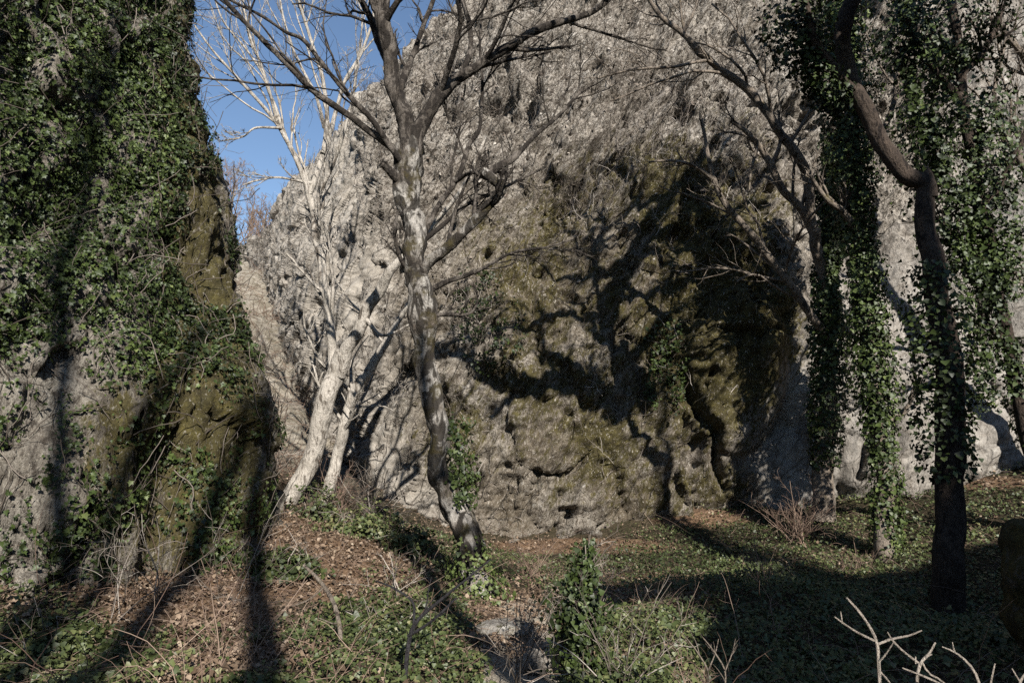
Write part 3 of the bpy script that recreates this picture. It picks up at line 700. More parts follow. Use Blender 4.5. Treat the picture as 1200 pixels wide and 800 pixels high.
# ------------------------------------------------------------------ right-hand ivy trees
DA = 8.5
A = Tree('crooked_tree', 'dark brown tree with an elbow bend high up its ivied trunk, nearest on the right', at(1118, 722, DA), 'bark_brown')
A.wood('trunk', limb_path([(1124, 748, DA, 38), (1118, 715, DA, 26), (1112, 640, DA, 23), (1109, 560, DA, 22.5), (1106, 460, DA, 22), (1101, 375, DA, 20), (1093, 305, DA, 17.5), (1086, 245, DA, 15.5), (1087, 214, DA, 14.5), (1088, 205, DA, 10), (1088, 199, DA, 5), (1088, 197, DA, 1)], .68), 22, .12, 5, 7, .04)
A.wood('limb', limb_path([(1089, 232, DA, 13), (1084, 214, DA, 14), (1064, 200, DA, 14), (1043, 176, DA, 13.5), (1022, 146, DA, 13.5), (1006, 112, DA, 13.5), (994, 78, DA, 13), (987, 48, DA, 13), (993, 18, DA, 13), (1003, -12, DA, 12.5), (1012, -60, DA - .1, 12)], .74), 18, .10, 8, 8, .04)
A.wood('limb', limb_path([(1004, 112, DA, 8), (985, 92, DA - .1, 6.5), (970, 72, DA - .2, 5.5), (955, 52, DA - .3, 5), (948, 20, DA - .3, 4), (940, -30, DA - .3, 3)]), 10, .1, 9, 9)
# the part of its crown above: its shape is known from the shadow it throws on the cliff
def shadow_caster(px, py, Y):
    h = cliff_hit(px, py)
    k = (h[1] - Y) / L[1]
    return h - L * k, h
def caster_path(pts, Ys):
    out = []
    for (px, py, hw), Y in zip(pts, Ys):
        q, h = shadow_caster(px, py, Y); out.append([*q, max(.025, hw / FPX * h[1] * 1.15)])
    return np.array(out)
def ys(n, a=0, b=0): return DA - 1.1 - .4 * np.linspace(0, 1, n) + np.linspace(a, b, n) * .5
S1 = [(752, 462, 18), (730, 424, 15), (713, 382, 12), (719, 342, 10), (744, 300, 9), (770, 250, 8), (802, 212, 6), (840, 160, 4)]
sh = [(S1, (0, .2)), ([(742, 464, 14), (690, 456, 13), (622, 449, 11), (560, 435, 7), (500, 410, 3)], (0, -.9)), ([(716, 376, 6), (660, 368, 5), (612, 385, 3.5), (575, 392, 2)], (0, .7)),
      ([(719, 346, 7), (762, 345, 6), (810, 331, 6), (832, 342, 6), (872, 382, 6), (902, 402, 5)], (0, -.6)), ([(802, 214, 6), (800, 270, 6), (818, 300, 6), (828, 338, 5), (838, 370, 3)], (.2, .8)),
      ([(746, 300, 6), (702, 323, 4.5), (668, 327, 3.5), (630, 318, 2)], (.1, .9)), ([(800, 222, 6), (838, 258, 6), (856, 286, 5.5), (890, 294, 5), (925, 330, 3)], (.2, -.8)),
      ([(770, 250, 6), (742, 216, 4.5), (715, 200, 3), (690, 205, 2)], (.2, .9)), ([(802, 212, 5), (850, 205, 5), (880, 215, 4), (910, 190, 3)], (.2, -.5)), ([(728, 425, 6), (700, 400, 4), (690, 360, 3), (668, 345, 2)], (0, -.8)),
      ([(790, 225, 5), (760, 235, 4.5), (720, 262, 4), (690, 300, 3)], (.1, .6)), ([(800, 270, 5), (765, 280, 4), (735, 312, 3)], (.3, -.3)), ([(838, 258, 5), (870, 240, 4), (905, 240, 3)], (0, .5)),
      ([(818, 300, 5), (860, 322, 4), (885, 352, 3)], (.3, -.4)), ([(690, 452, 6), (660, 428, 5), (640, 408, 3)], (-.3, .3)), ([(622, 449, 6), (600, 468, 5), (575, 490, 3)], (-.5, .2)), ([(730, 420, 7), (760, 400, 6), (775, 372, 5), (800, 360, 3)], (0, -.6)),
      ([(745, 300, 5), (775, 300, 4.5), (790, 320, 4), (770, 345, 3)], (.1, .7))]
join = limb_path([(1009, -45, DA - .1, 9)])
for k, (pts, (a, bb)) in enumerate(sh):
    cpth = caster_path(pts, ys(len(pts), a, bb))
    if k == 0: cpth = np.vstack([join, cpth]); S1p = cpth
    A.wood('limb', cpth, 10, .14, 7, 100 + k, .07)
crA = A.crown([dict(m=10, lenf=(.3, .6), ang=(25, 65), up=.35, rf=.3, K=7, wig=.2), dict(m=5, lenf=(.3, .6), K=6, rf=.55, wig=.2)], idx=list(range(3, len(A.P))))
cl_c = np.vstack([shadow_caster(x, y, DA - 1.3 + dy)[0] for (x, y, dy) in [(740, 225, .3), (780, 235, .2), (830, 215, 0), (875, 225, -.2), (905, 260, -.4), (850, 330, .2), (905, 350, 0), (760, 320, .5), (890, 400, -.5), (720, 440, 0), (700, 300, .6), (800, 190, 0), (860, 180, 0)]])
n = 1500; i = rng.integers(0, len(cl_c), n); o = norm(rng.normal(size=(n, 3))); pp = cl_c[i] + o * (rng.random((n, 1)) ** .5 * .48) + rng.normal(size=(n, 3)) * .06
pp = pp[fbm(pp * 1.9, 2, 151) > -.05]
mb = MB(); leaves(mb, pp, norm(rng.normal(size=pp.shape)) + np.array([0, -.2, .5]), rng.uniform(.05, .085, len(pp)), HEART, .5, .8)
mb.build('ivy', M['ivy'], A.root, smooth=False)
A.ivy(limb_path([(1110, 560, DA, 22), (1106, 460, DA, 22), (1101, 375, DA, 20), (1094, 305, DA, 17)]), 2400, [.08, .2, .26, .16], seed=3, tintbias=.25, lobes=.9)
A.ivy(limb_path([(985, 130, DA + .2, 5), (960, 100, DA, 5), (945, 60, DA - .1, 5), (935, 0, DA - .2, 5)]), 2600, [.12, .3, .38, .35], seed=4, tintbias=.15, lobes=.9)

Bt = Tree('ivy_clad_tree', 'slender straight tree wrapped in bright ivy to its foot, between two darker trunks', at(1040, 654, 11.4), 'bark_grey')
bp = limb_path([(1042, 672, 11.4, 22), (1040, 645, 11.4, 18), (1036, 560, 11.4, 14), (1027, 470, 11.4, 13), (1019, 400, 11.4, 12), (1010, 300, 11.4, 11), (1001, 200, 11.4, 10), (992, 100, 11.4, 9), (985, 0, 11.4, 8), (980, -90, 11.4, 6)], .66)
Bt.wood('trunk', bp, 16, .12, 5, 11)
Bt.ivy(bp[1:], 20000, [.07, .12, .21, .25, .21, .23, .30, .32, .3, .25], seed=5, tintbias=.5, lobes=.7, size=(.036, .066))
for k, pth in enumerate([[(1008, 280, 11.4, 6), (990, 250, 11.2, 4), (970, 235, 11, 3), (950, 205, 10.9, 2)], [(1001, 200, 11.4, 6), (1030, 160, 11.6, 4), (1050, 110, 11.7, 3), (1060, 50, 11.8, 2)], [(1030, 500, 11.4, 4), (1060, 480, 11.3, 2.6), (1075, 455, 11.2, 1.6)]]):
    Bt.wood('limb', limb_path(pth), 8, .1, 8, 120 + k)
Bt.crown([dict(m=9, lenf=(.3, .6), K=7), dict(m=5, K=5)])

C = Tree('forked_tree', 'thin brown tree by the cliff foot, its bare forks reaching far up and left', at(965, 592, 13.6), 'bark_grey')
cpth = limb_path([(965, 610, 13.6, 20), (966, 590, 13.6, 17), (967, 540, 13.6, 15.5), (969, 480, 13.6, 14), (971, 420, 13.6, 12), (971, 370, 13.5, 10), (962, 312, 13.3, 9), (953, 268, 13.1, 8.5)], .72)
C.wood('trunk', cpth, 16, .12, 5, 13)
for k, (pth, sd) in enumerate([([(956, 285, 13.2, 8), (950, 248, 13, 7.6), (946, 205, 12.8, 7.4), (930, 175, 12.7, 7), (905, 142, 12.6, 6.8), (880, 110, 12.5, 6.6), (858, 93, 12.4, 6.2), (830, 68, 12.3, 5.4), (800, 40, 12.2, 4.5), (772, 15, 12.1, 3.6), (750, -15, 12, 2.6)], 12),
    ([(955, 278, 13.2, 7), (940, 245, 13, 6), (920, 226, 12.9, 6), (905, 195, 12.8, 5.4), (890, 172, 12.7, 4.6), (872, 152, 12.6, 3.6), (856, 142, 12.6, 2.6)], 10),
    ([(972, 400, 13.5, 7), (950, 368, 13.2, 6), (930, 338, 13, 5.8), (900, 298, 12.9, 5.6), (870, 262, 12.8, 5.2), (848, 235, 12.7, 4.6), (835, 205, 12.6, 3.8), (826, 160, 12.5, 2.6), (822, 140, 12.5, 1.8)], 10),
    ([(835, 210, 12.6, 3.6), (815, 195, 12.5, 3), (790, 188, 12.4, 2.2), (760, 190, 12.3, 1.5)], 7),
    ([(905, 195, 12.8, 4), (915, 165, 12.7, 3), (912, 130, 12.7, 2)], 7),
    ([(858, 93, 12.4, 4), (830, 72, 12.2, 2.8), (790, 78, 12, 2.4), (740, 82, 11.9, 2.2), (700, 92, 11.8, 2)], 7),
    ([(800, 40, 12.2, 3.4), (815, 10, 12.1, 2.4), (825, -30, 12, 1.8)], 7),
    ([(888, 172, 12.7, 3), (880, 200, 12.6, 2.2), (878, 225, 12.6, 1.6)], 6)]):
    C.wood('limb', limb_path(pth, .78), sd, .12, 8, 140 + k, .06)
C.crown([dict(m=8, lenf=(.2, .5), K=7, rf=.45, ang=(25, 65), up=.2), dict(m=5, lenf=(.3, .6), K=6), dict(m=3, K=5)])
C.ivy(limb_path([(967, 545, 13.6, 14), (968, 480, 13.6, 13), (971, 420, 13.6, 12), (972, 370, 13.5, 10), (970, 330, 13.4, 6), (975, 280, 13.4, 5), (980, 220, 13.4, 5), (985, 160, 13.4, 5)]), 12500, [.05, .11, .15, .17, .20, .24, .32, .26], seed=6, tintbias=.4, lobes=.7, size=(.045, .078))

E = Tree('leaning_ivy_tree', 'tree buried under a broad dark green mass of ivy at the right edge', at(1222, 560, 10.5), 'bark_brown')
ep = limb_path([(1226, 585, 10.5, 14), (1210, 530, 10.5, 12), (1190, 445, 10.4, 11), (1168, 340, 10.3, 10), (1146, 230, 10.2, 9), (1128, 110, 10.1, 8), (1115, 0, 10, 7), (1108, -100, 10, 5)])
ep[:, 3] *= .7
E.wood('trunk', ep, 14, .12, 5, 15)
for k, pth in enumerate([[(1150, 250, 10.2, 6), (1175, 210, 10, 4.5), (1195, 170, 9.9, 3.4), (1215, 120, 9.8, 2)], [(1130, 120, 10.1, 6), (1095, 80, 10, 4), (1070, 40, 9.9, 3), (1050, -10, 9.8, 2)], [(1124, 90, 10.1, 5), (1160, 50, 10.2, 3.6), (1175, 10, 10.3, 2.6)], [(1160, 310, 10.3, 5), (1120, 280, 10.1, 3), (1100, 255, 10, 2)], [(1180, 400, 10.4, 5), (1150, 380, 10.2, 3), (1125, 370, 10.1, 2)]]):
    E.wood('limb', limb_path(pth), 9, .1, 8, 160 + k)
E.crown([dict(m=8, lenf=(.3, .6), K=7), dict(m=4, K=5)])
E.ivy(ep[1:-1], 15000, [.08, .12, .2, .46, .66, .64, .55], seed=7, tintbias=.30, lobes=1.0, dropout=.8, size=(.035, .065))
E.ivy(limb_path([(1150, 330, 10, 5), (1110, 260, 10, 5), (1090, 160, 9.9, 5), (1070, 60, 9.8, 5), (1050, -20, 9.8, 5)]), 8500, [.15, .34, .5, .5, .4], seed=8, tintbias=.28, lobes=1.0, dropout=.8, size=(.035, .065))
E.ivy(limb_path([(1160, 480, 10.2, 4), (1150, 420, 10.1, 4), (1160, 350, 10.1, 5), (1180, 260, 10, 5)]), 2200, [.1, .2, .34, .3], seed=9, tintbias=.3, lobes=.9, size=(.035, .06))

R = Tree('bare_tree', 'bare grey tree leaning in from beyond the right edge, thin boughs over pale rock', at(1290, 545, 11.5), 'bark_grey')
R.wood('trunk', limb_path([(1290, 560, 11.5, 14), (1280, 450, 11.5, 12), (1265, 330, 11.4, 11), (1250, 220, 11.3, 9), (1240, 100, 11.2, 7), (1245, -20, 11.2, 5)]), 12, .12, 5, 17)
for k, pth in enumerate([[(1255, 260, 11.3, 6), (1215, 215, 11, 4.5), (1190, 180, 10.9, 4), (1172, 150, 10.8, 3.2), (1165, 110, 10.8, 2.6), (1180, 40, 10.8, 2)], [(1242, 130, 11.2, 5), (1210, 80, 11, 4), (1185, 45, 10.9, 3.4), (1160, 20, 10.8, 2.6)], [(1265, 330, 11.4, 5), (1220, 335, 11.2, 3), (1190, 330, 11.1, 2.2), (1165, 335, 11, 1.5)]]):
    R.wood('limb', limb_path(pth), 9, .1, 8, 170 + k)
R.crown([dict(m=9, lenf=(.25, .5), K=7), dict(m=5, K=6), dict(m=3, K=5)])

# ------------------------------------------------------------------ far trees beyond the gap
for k, (px, Y, h) in enumerate([(262, 40, 6.4), (285, 43, 5.6), (302, 38, 4.2), (322, 44, 5.5), (240, 42, 7)]):
    x = (px - 600) / FPX * Y * 1.0; z = float(ground_z(np.array([x]), np.array([Y]))[0]) - .2
    lab = ['slim bare tree on the far slope closest to the ivied rock edge', 'bare reddish tree mid gap on the far slope', 'small bare tree on the far slope beside the cliff crest', 'bare tree on the far slope mostly behind the cliff crest', 'bare tree on the far slope hidden behind the ivied rock'][k]
    ft = Tree('bare_tree', lab, (x, Y, z), 'bark_grey', 'tree', 'bare trees on the far slope', minr=.012)
    ft.wood('trunk', np.array([[x, Y, z, .12], [x + .1, Y, z + h * .35, .09], [x - .1, Y + .1, z + h * .7, .06], [x + .1, Y, z + h, .02]]), 8, .1, 4, 200 + k, .2)
    ft.crown([dict(m=18, lenf=(.3, .55), ang=(25, 50), up=.3, rf=.5, K=7), dict(m=6, K=6, up=.2), dict(m=4, K=5)], idx=[0], mat='cane', tint=(.3, 1))

# ------------------------------------------------------------------ trees behind the viewpoint (their shadows cross the scene)
bk = [(-4.7, 6.9, -8.5, .17), (-4.4, 7.8, -9.5, .21), (-3.9, 8.3, -12.0, .32), (-3.1, 9.0, -8.5, .26), (-.95, 8.7, -5, .17), (5.42, 8.5, -9.5, .34)]
for k, (x0, y0, yb, r) in enumerate(bk):
    x = x0 - (yb - y0) * math.tan(SUN_AZ) * 1.0; x = x0 + (y0 - yb) * math.tan(SUN_AZ)
    z = float(ground_z(np.array([x]), np.array([yb]))[0]) - .3
    tt = Tree('bare_tree', 'tall bare tree standing behind the viewpoint, its trunk shading the slope in front', (x, yb, z), 'bark_grey', 'tree', 'trees behind the viewpoint', minr=.006)
    q = np.array([[x, yb, z, r * 1.2], [x + .05, yb, z + 2.5, r], [x - .15, yb, z + 5, r * .9], [x + .25, yb + .1, z + 7.5, r * .78], [x + .1, yb, z + 10, r * .6], [x - .2, yb, z + 13, r * .5], [x, yb, z + 17, r * .3]])
    if k < 4: q[:, 2] = z + (q[:, 2] - z) * (1.0, .79, .8, .8)[k]
    if k in (1, 2): q[-1, 0] += .7; q[-2, 0] += .2
    if k == 4: q = np.array([[x + 1.9, yb, z, r * 1.2], [x + 1.65, yb, z + 2.6, r], [x + .75, yb, z + 4.7, r * .95], [x + .05, yb, z + 6.1, r * .9], [x - .05, yb, z + 8, r * .75], [x - .2, yb, z + 11, r * .4]])
    tt.wood('trunk', q, 12, .12, 3, 220 + k, .15)
    for j in range(6):
        a = rng.uniform(0, 6.28); h = rng.uniform(3.0, 5.2) if k != 4 else rng.uniform(8, 9.5); ln = rng.uniform(1.4, 2.2)
        c0 = np.array([np.interp(h, q[:, 2] - z, q[:, 0]), yb, z + h]); dv = np.array([math.cos(a), math.sin(a), .55])
        tt.wood('limb', np.array([[*c0, r * .42], [*(c0 + dv * ln * .35 + rng.normal(size=3) * .12), r * .33], [*(c0 + dv * ln * .7 + rng.normal(size=3) * .2), r * .24], [*(c0 + dv * ln + np.array([0, 0, .4])), r * .12]]), 8, .1, 4, 240 + 10 * k + j, .12)
    tt.crown([dict(m=4, lenf=(.3, .6), K=6, up=.2), dict(m=4, K=5)])

# rock standing behind and to the right of the viewpoint; it shades the lower right
ctl = [(3.2, -2.6), (4.6, -1.7), (6.5, -1.4), (9.5, -1.0), (13, -.6), (14.5, -4), (12, -8), (7, -8.5), (4, -6)]
RL = closed_loop(np.array([(x, y, x, y) for x, y in ctl]), .22); n = len(RL); nh = 44
topz = np.interp(RL[:, 0], [3, 4.2, 5.6, 7.4, 10, 14], [3.9, 5.2, 6.3, 6.4, 7.2, 7.4])
rk = np.empty((nh + 10, n, 3)); cen = RL[:, :2].mean(0)
for k in range(nh):
    a = k / (nh - 1); rk[k, :, :2] = RL[:, :2] + (cen - RL[:, :2]) * .03 * a; rk[k, :, 2] = -.5 + (topz + .5) * a
for k in range(10):
    a = (k + 1) / 10; rk[nh + k, :, :2] = rk[nh - 1, :, :2] + (cen - rk[nh - 1, :, :2]) * a; rk[nh + k, :, 2] = rk[nh - 1, :, 2] + .5 * math.sin(a * 1.57) * np.clip(1, 0, 1)
rn = loop_normals(rk); 
if rn[10, 0, 0] > 0 and ctl[0][0] < cen[0]: rn = -rn
rk = rk + rn * (.35 * fbm(rk * .5, 4, 181) + .12 * fbm(rk * 2, 3, 183))[..., None]
rb = thing('rock_outcrop', 'mossy rock tower behind the viewpoint on the right, shading the hollow', 'rock', (7, -4, .5))
mb = MB(); mb.add(rk, grid_faces(nh + 10, n, True)); mb.build('rock', M['boulder'], rb, attrs={'moss': np.full(rk.shape[:2], .45), 'rough': np.full(rk.shape[:2], .8)})
st = Tree('ivy_bush', 'dark ivied holly on top of the rock behind the viewpoint', (6, -4, 6), 'bark_brown', 'bush')
st.wood('trunk', np.array([[6, -4, 6, .1], [5.8, -4, 7, .08], [6.4, -4, 8.6, .03]]), 8, .1, 5, 260)
st.crown([dict(m=20, lenf=(.5, .9), K=6, ang=(40, 80)), dict(m=5, K=5)], idx=[0])
n = 3600; cc = np.array([(5.2, -4, 8.0), (6.1, -4, 8.2), (7.0, -4, 8.4), (7.9, -4, 8.3), (8.7, -4, 8.6)]); i = rng.integers(0, 5, n)
pp = cc[i] + norm(rng.normal(size=(n, 3))) * rng.random((n, 1)) ** .4 * np.array([.6, .6, .34]); mb = MB(); leaves(mb, pp, rng.normal(size=(n, 3)) + np.array([0, 0, .5]), rng.uniform(.07, .11, n)); mb.build('foliage', M['ivy'], st.root, smooth=False)

# ------------------------------------------------------------------ boulder at the lower right
def boulder(name, label, px, py, Y, rx, ry, rz, seed, mat='boulder', moss=.5, cat='boulder', rough=.8, res_=(70, 90), amp=.22, sink=.25):
    c = at(px, py, Y); nh_, nw = res_
    th = np.linspace(.02, math.pi - .02, nh_)[:, None]; ph = np.linspace(0, 2 * math.pi, nw, endpoint=False)[None]
    u = np.stack([np.sin(th) * np.cos(ph), np.sin(th) * np.sin(ph), np.cos(th) * np.ones_like(ph)], -1)
    dd = 1 + amp * fbm(u * 1.3 + seed, 4, seed) + amp * .5 * fbm(u * 4 + seed, 3, seed + 3) + .02 * fbm(u * 14, 2, seed)
    v = u * dd[..., None] * np.array([rx, ry, rz]) + c + np.array([0, 0, rz * (1 - sink)])
    t_ = thing(name, label, cat, c); mb = MB(); mb.add(v, grid_faces(nh_, nw, True))
    o = mb.build('rock', M[mat], t_, attrs={'moss': np.full(v.shape[:2], moss), 'rough': np.full(v.shape[:2], rough)})
    return t_, v
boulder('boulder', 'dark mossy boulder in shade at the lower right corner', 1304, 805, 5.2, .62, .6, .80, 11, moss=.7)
boulder('stone', 'pale flat stone lying in the bare patch below the crooked trunk', 592, 742, 7.2, (.28), .24, .07, 21, 'outcrop', .35, 'stone', .4, (30, 40))
boulder('stone', 'small rounded pale stone at the bottom beside the ivied stump', 628, 788, 5.8, .12, .12, .1, 23, 'cliff', .2, 'stone', .5, (26, 34))
boulder('stone', 'grey broken stone at the bottom edge of the bare patch', 660, 772, 5.9, .10, .09, .13, 25, 'boulder', .3, 'stone', .6, (26, 34))

# ------------------------------------------------------------------ ground ivy, litter, dead stems
def ground_pts(n, xr=(-9, 11), yr=(3.2, 16.5), pw=1.7):
    y = yr[0] + (yr[1] - yr[0]) * rng.random(n) ** pw ** .5
    x = rng.uniform(-.82, .82, n) * y + rng.normal(size=n) * .1
    z = ground_z(x, y); P = np.stack([x, y, z], 1); px, py, _ = proj(P)
    return P, px, py
P, px, py = ground_pts(300000)
lmk = litter_mask(px, py, P[:, 0], P[:, 1]); nz = fbm(P * .9, 3, 301)
den = .40 * np.ones(len(P)) + .15 * (px > 660) - .30 * (px < 420) * (py < 745) - .6 * lmk - .6 * bare_mask(px, py) + .55 * nz
den += .35 * blob(px, py, 1000, 660, 260, 90) + .3 * blob(px, py, 470, 730, 120, 70) + .25 * blob(px, py, 60, 790, 130, 50)
den -= .5 * (P[:, 1] > 14.2) * (P[:, 0] < 3)
keep = rng.random(len(P)) < np.clip(den, 0, 1) * .8
P, px, py = P[keep], px[keep], py[keep]
hgt = np.clip(fbm(P * 1.3, 3, 305) + .35, 0, 1)
P = P + np.array([0, 0, 1.]) * (.015 + rng.random(len(P)) * (.05 + .2 * hgt))[:, None]
mb = MB(); leaves(mb, P, np.array([0, -.25, 1.]) + np.zeros_like(P), rng.uniform(.018, .044, len(P)), HEART, .6, .1, np.clip(.42 + .22 * rng.normal(size=len(P)) + .3 * fbm(P * .8, 2, 307), 0, 1))
tag(mb.build('ground_ivy', M['ivy_ground'], smooth=False), 'carpet of low ivy leaves over the hollow', 'ground cover', kind='stuff')
P, px, py = ground_pts(150000)
lmk = litter_mask(px, py, P[:, 0], P[:, 1])
keep = rng.random(len(P)) < np.clip(.34 - .26 * (px > 640) + .66 * lmk + .35 * fbm(P * 1.1, 2, 311) - .4 * bare_mask(px, py), 0, 1) * .75
P = P[keep] + np.array([0, 0, 1.]) * (.01 + .06 * rng.random(keep.sum()))[:, None]
mb = MB(); leaves(mb, P, np.array([0, -.15, 1.]) + np.zeros_like(P), rng.uniform(.02, .06, len(P)), OVAL, .55, .05, np.clip(.45 + .25 * rng.normal(size=len(P)), 0, 1), curl=.3)
tag(mb.build('leaf_litter', M['litter'], smooth=False), 'brown fallen leaves scattered along the rock feet', 'leaf litter', kind='stuff')
# loose dead stems over the floor
P, px, py = ground_pts(15000, pw=1.3)
k = rng.random(len(P)) < np.clip(.55 + .7 * fbm(P * .6, 2, 313), 0, 1); P = P[k]; n = len(P)
ln = rng.uniform(.12, .6, n) * (1 + 1.1 * (rng.random(n) < .12)); dd = norm(rng.normal(size=(n, 3)) * np.array([1, 1, .25]) + np.array([0, 0, .55])); pts = [P + np.array([0, 0, .0])]
for kk in range(7):
    dd = norm(dd + rng.normal(size=(n, 3)) * .16 + np.array([0, 0, -.10])); pts.append(pts[-1] + dd * (ln / 7)[:, None])
mb = MB(); tubes(mb, np.stack(pts, 1), rng.uniform(.0018, .0045, (n, 1)) * np.linspace(1, .5, 8)[None], 4, rng.random(n))
P, px, py = ground_pts(9000, (-9, 11), (13.5, 28), 1.0); k = (px > 270) & (px < 400) & (py > 285) & (py < 600); P = P[k]; n = len(P)
dd = norm(rng.normal(size=(n, 3)) * np.array([1, 1, .4]) + np.array([.3, 0, .6])); pts = [P]; ln = rng.uniform(.3, 1.1, n)
for kk in range(7):
    dd = norm(dd + rng.normal(size=(n, 3)) * .2); pts.append(pts[-1] + dd * (ln / 7)[:, None])
tubes(mb, np.stack(pts, 1), rng.uniform(.006, .012, (n, 1)) * np.linspace(1, .5, 8)[None], 3, rng.random(n))
tag(mb.build('undergrowth', M['cane']), 'thin dead stems lying and arching over the hollow floor', 'undergrowth', kind='stuff')

# dead creeper and scrub on the cliff
p, nn = scatter_grid(cl, N1, 80000, False, (30, NR - 20), (90, NC - 60)); px, py, dep = proj(p)
w = np.clip(.07 + 1.0 * sstep(360, 190, py + .22 * (px - 700)) * (1 - blob(px, py, 1190, 200, 70, 400)) * (.04 + .96 * sstep(420, 540, px - .25 * (py - 300))) + .3 * blob(px, py, 470, 480, 120, 130), 0, 1) * (1 - .95 * np.clip(blob(px, py, 1130, 430, 190, 170, .45) + blob(px, py, 930, 520, 70, 100, .5), 0, 1))
k = (px > -20) & (px < 1220) & (py > -30) & (rng.random(len(p)) < w * np.clip(.08 + 1.15 * sstep(-.16, .2, fbm(p * .55, 4, 321)), .05, 1)); p, nn = p[k], nn[k]; n = len(p)
dd = norm(np.array([.55, -.1, .8]) + rng.normal(size=(n, 3)) * .6 + nn * .25); ln = rng.uniform(.15, .75, n) * 1.1; pts = [p]
for kk in range(6):
    dd = norm(dd + rng.normal(size=(n, 3)) * .28); pts.append(pts[-1] + dd * (ln / 6)[:, None])
Pt = np.stack(pts, 1); Rt = rng.uniform(.005, .0115, (n, 1)) * np.linspace(1, .6, 7)[None]
mb = MB(); tt = np.clip(.45 + .9 * fbm(p * 1.1, 3, 327) + .25 * rng.normal(size=n), 0, 1); tubes(mb, Pt, Rt, 3, tt)
P2, R2 = grow(Pt[:9000], Rt[:9000], 2, lenf=(.4, .8), K=5, wig=.25, minr=.004); tubes(mb, P2, R2, 3, np.clip(np.repeat(tt[:9000], 2) + .15 * rng.normal(size=len(P2)), 0, 1))
tag(mb.build('creeper', M['twig']), 'tangle of dead grey creeper clinging to the upper cliff', 'creeper', kind='stuff')
q, qn = scatter_grid(cl, N1, 60000, False, (30, NR - 20), (90, NC - 60)); px, py, _ = proj(q)
k = (px > -20) & (px < 1220) & (py > -30) & (rng.random(len(q)) < .32 * (.05 + .95 * sstep(420, 540, px)) * sstep(400, 150, py + .22 * (px - 700)) * (1 - blob(px, py, 1190, 250, 90, 420)) * np.clip(.6 + fbm(q * .7, 3, 325), 0, 1))
q, qn = q[k], qn[k]
mb = MB(); leaves(mb, q + qn * .05 * rng.random((len(q), 1)), qn + np.array([0, 0, .3]), rng.uniform(.05, .11, len(q)), OVAL, .7, .3, curl=.3)
tag(mb.build('dry_foliage', M['dry'], smooth=False), 'dry pale leaves caught over the upper cliff', 'dry leaves', kind='stuff')

# ivy growing on the cliff: three separate plants
def cliff_ivy(label, cx, cy, rx, ry, n, tb, size=(.035, .065)):
    h = cliff_hit(cx, cy + ry * .6); t_ = thing('ivy_plant', label, 'ivy', h)
    pts = []
    for _ in range(n):
        a = rng.uniform(0, 6.28); r = rng.random() ** .6
        hh = bvh.ray_cast(Vector((0, 0, EYE)), Vector(ray(cx + rx * r * math.cos(a), cy + ry * r * math.sin(a))))
        if hh[0] is not None: pts.append([*hh[0], *hh[1]])
    pts = np.array(pts); nr = pts[:, 3:]; nr = nr * np.where(nr[:, 1:2] > 0, -1, 1); pp = pts[:, :3]
    kk = fbm(pp * 1.4, 3, 331) > -.18; pp, nr = pp[kk], nr[kk]
    pp = pp + nr * (.08 + .25 * rng.random((len(pp), 1)))
    mb = MB(); leaves(mb, pp, nr + np.array([0, 0, .4]), rng.uniform(*size, len(pp)), HEART, .5, .8, np.clip(tb + .2 * rng.normal(size=len(pp)), 0, 1)); mb.build('foliage', M['ivy'], t_, smooth=False)
    i = rng.integers(0, len(pp), 40); P0 = pp[i]; dd = norm(rng.normal(size=(40, 3)) + np.array([0, 0, 1])); P_ = np.stack([P0 + dd * k_ * .12 - nr[i] * .05 for k_ in range(4)], 1)
    mb = MB(); tubes(mb, P_, np.full((40, 4), .007), 4, rng.random(40)); mb.build('vines', M['twig'], t_)
cliff_ivy('dark ivy patch on the cliff just right of the gnarled trunk', 570, 375, 42, 62, 1300, .15)
cliff_ivy('bright ivy patch spilling down the mossy cliff above the boulder', 780, 425, 34, 58, 900, .45)
cliff_ivy('sparse ivy low on the cliff between gnarled trunk and mossy face', 545, 545, 22, 50, 500, .4)

# ------------------------------------------------------------------ shrubs, canes and saplings one can tell apart
def bush(label, px, py, Y, w, h, n, tb=.4, mat='ivy_ground', size=(.035, .06), seed=0, name='ivy_bush'):
    c = at(px, py, Y); c[2] = ground_z(np.array([c[0]]), np.array([c[1]]))[0]
    t_ = thing(name, label, 'bush', c)
    u = norm(rng.normal(size=(n, 3))); u[:, 2] = np.abs(u[:, 2]); r = rng.random(n) ** .35 * (1 + .55 * fbm(u * 2.2 + seed, 3, 341 + seed))
    pp = c + u * r[:, None] * np.array([w, w * .8, h]); kk = fbm(pp * 3, 2, 345 + seed) > -.25; pp, u = pp[kk], u[kk]
    mb = MB(); leaves(mb, pp, u + np.array([0, 0, .4]), rng.uniform(*size, len(pp)), HEART, .55, .5, np.clip(tb + .22 * rng.normal(size=len(pp)), 0, 1)); mb.build('foliage', M[mat], t_, smooth=False)
    m_ = 26; d0 = norm(rng.normal(size=(m_, 3)) * np.array([1, 1, .4]) + np.array([0, 0, 1.])); P_ = np.stack([c + d0 * k_ / 5 * (h * 1.25) * np.array([w / h * .7, w / h * .7, 1]) + rng.normal(size=(m_, 3)) * .02 * k_ for k_ in range(6)], 1)
    mb = MB(); tubes(mb, P_, np.linspace(.007, .003, 6)[None] * np.ones((m_, 1)), 4, rng.random(m_)); mb.build('vines', M['twig'], t_)
bush('ivied mound at the foot of the pale leaning tree', 372, 600, 12.2, .55, .6, 1300, .4, seed=1)
bush('sunlit ivy mound left of the crooked trunk behind the leaf litter', 425, 650, 11.2, .8, .5, 2200, .62, seed=2)
bush('smaller ivy mound touching the right side of the sunlit mound', 480, 655, 10.6, .5, .42, 1200, .55, seed=3)
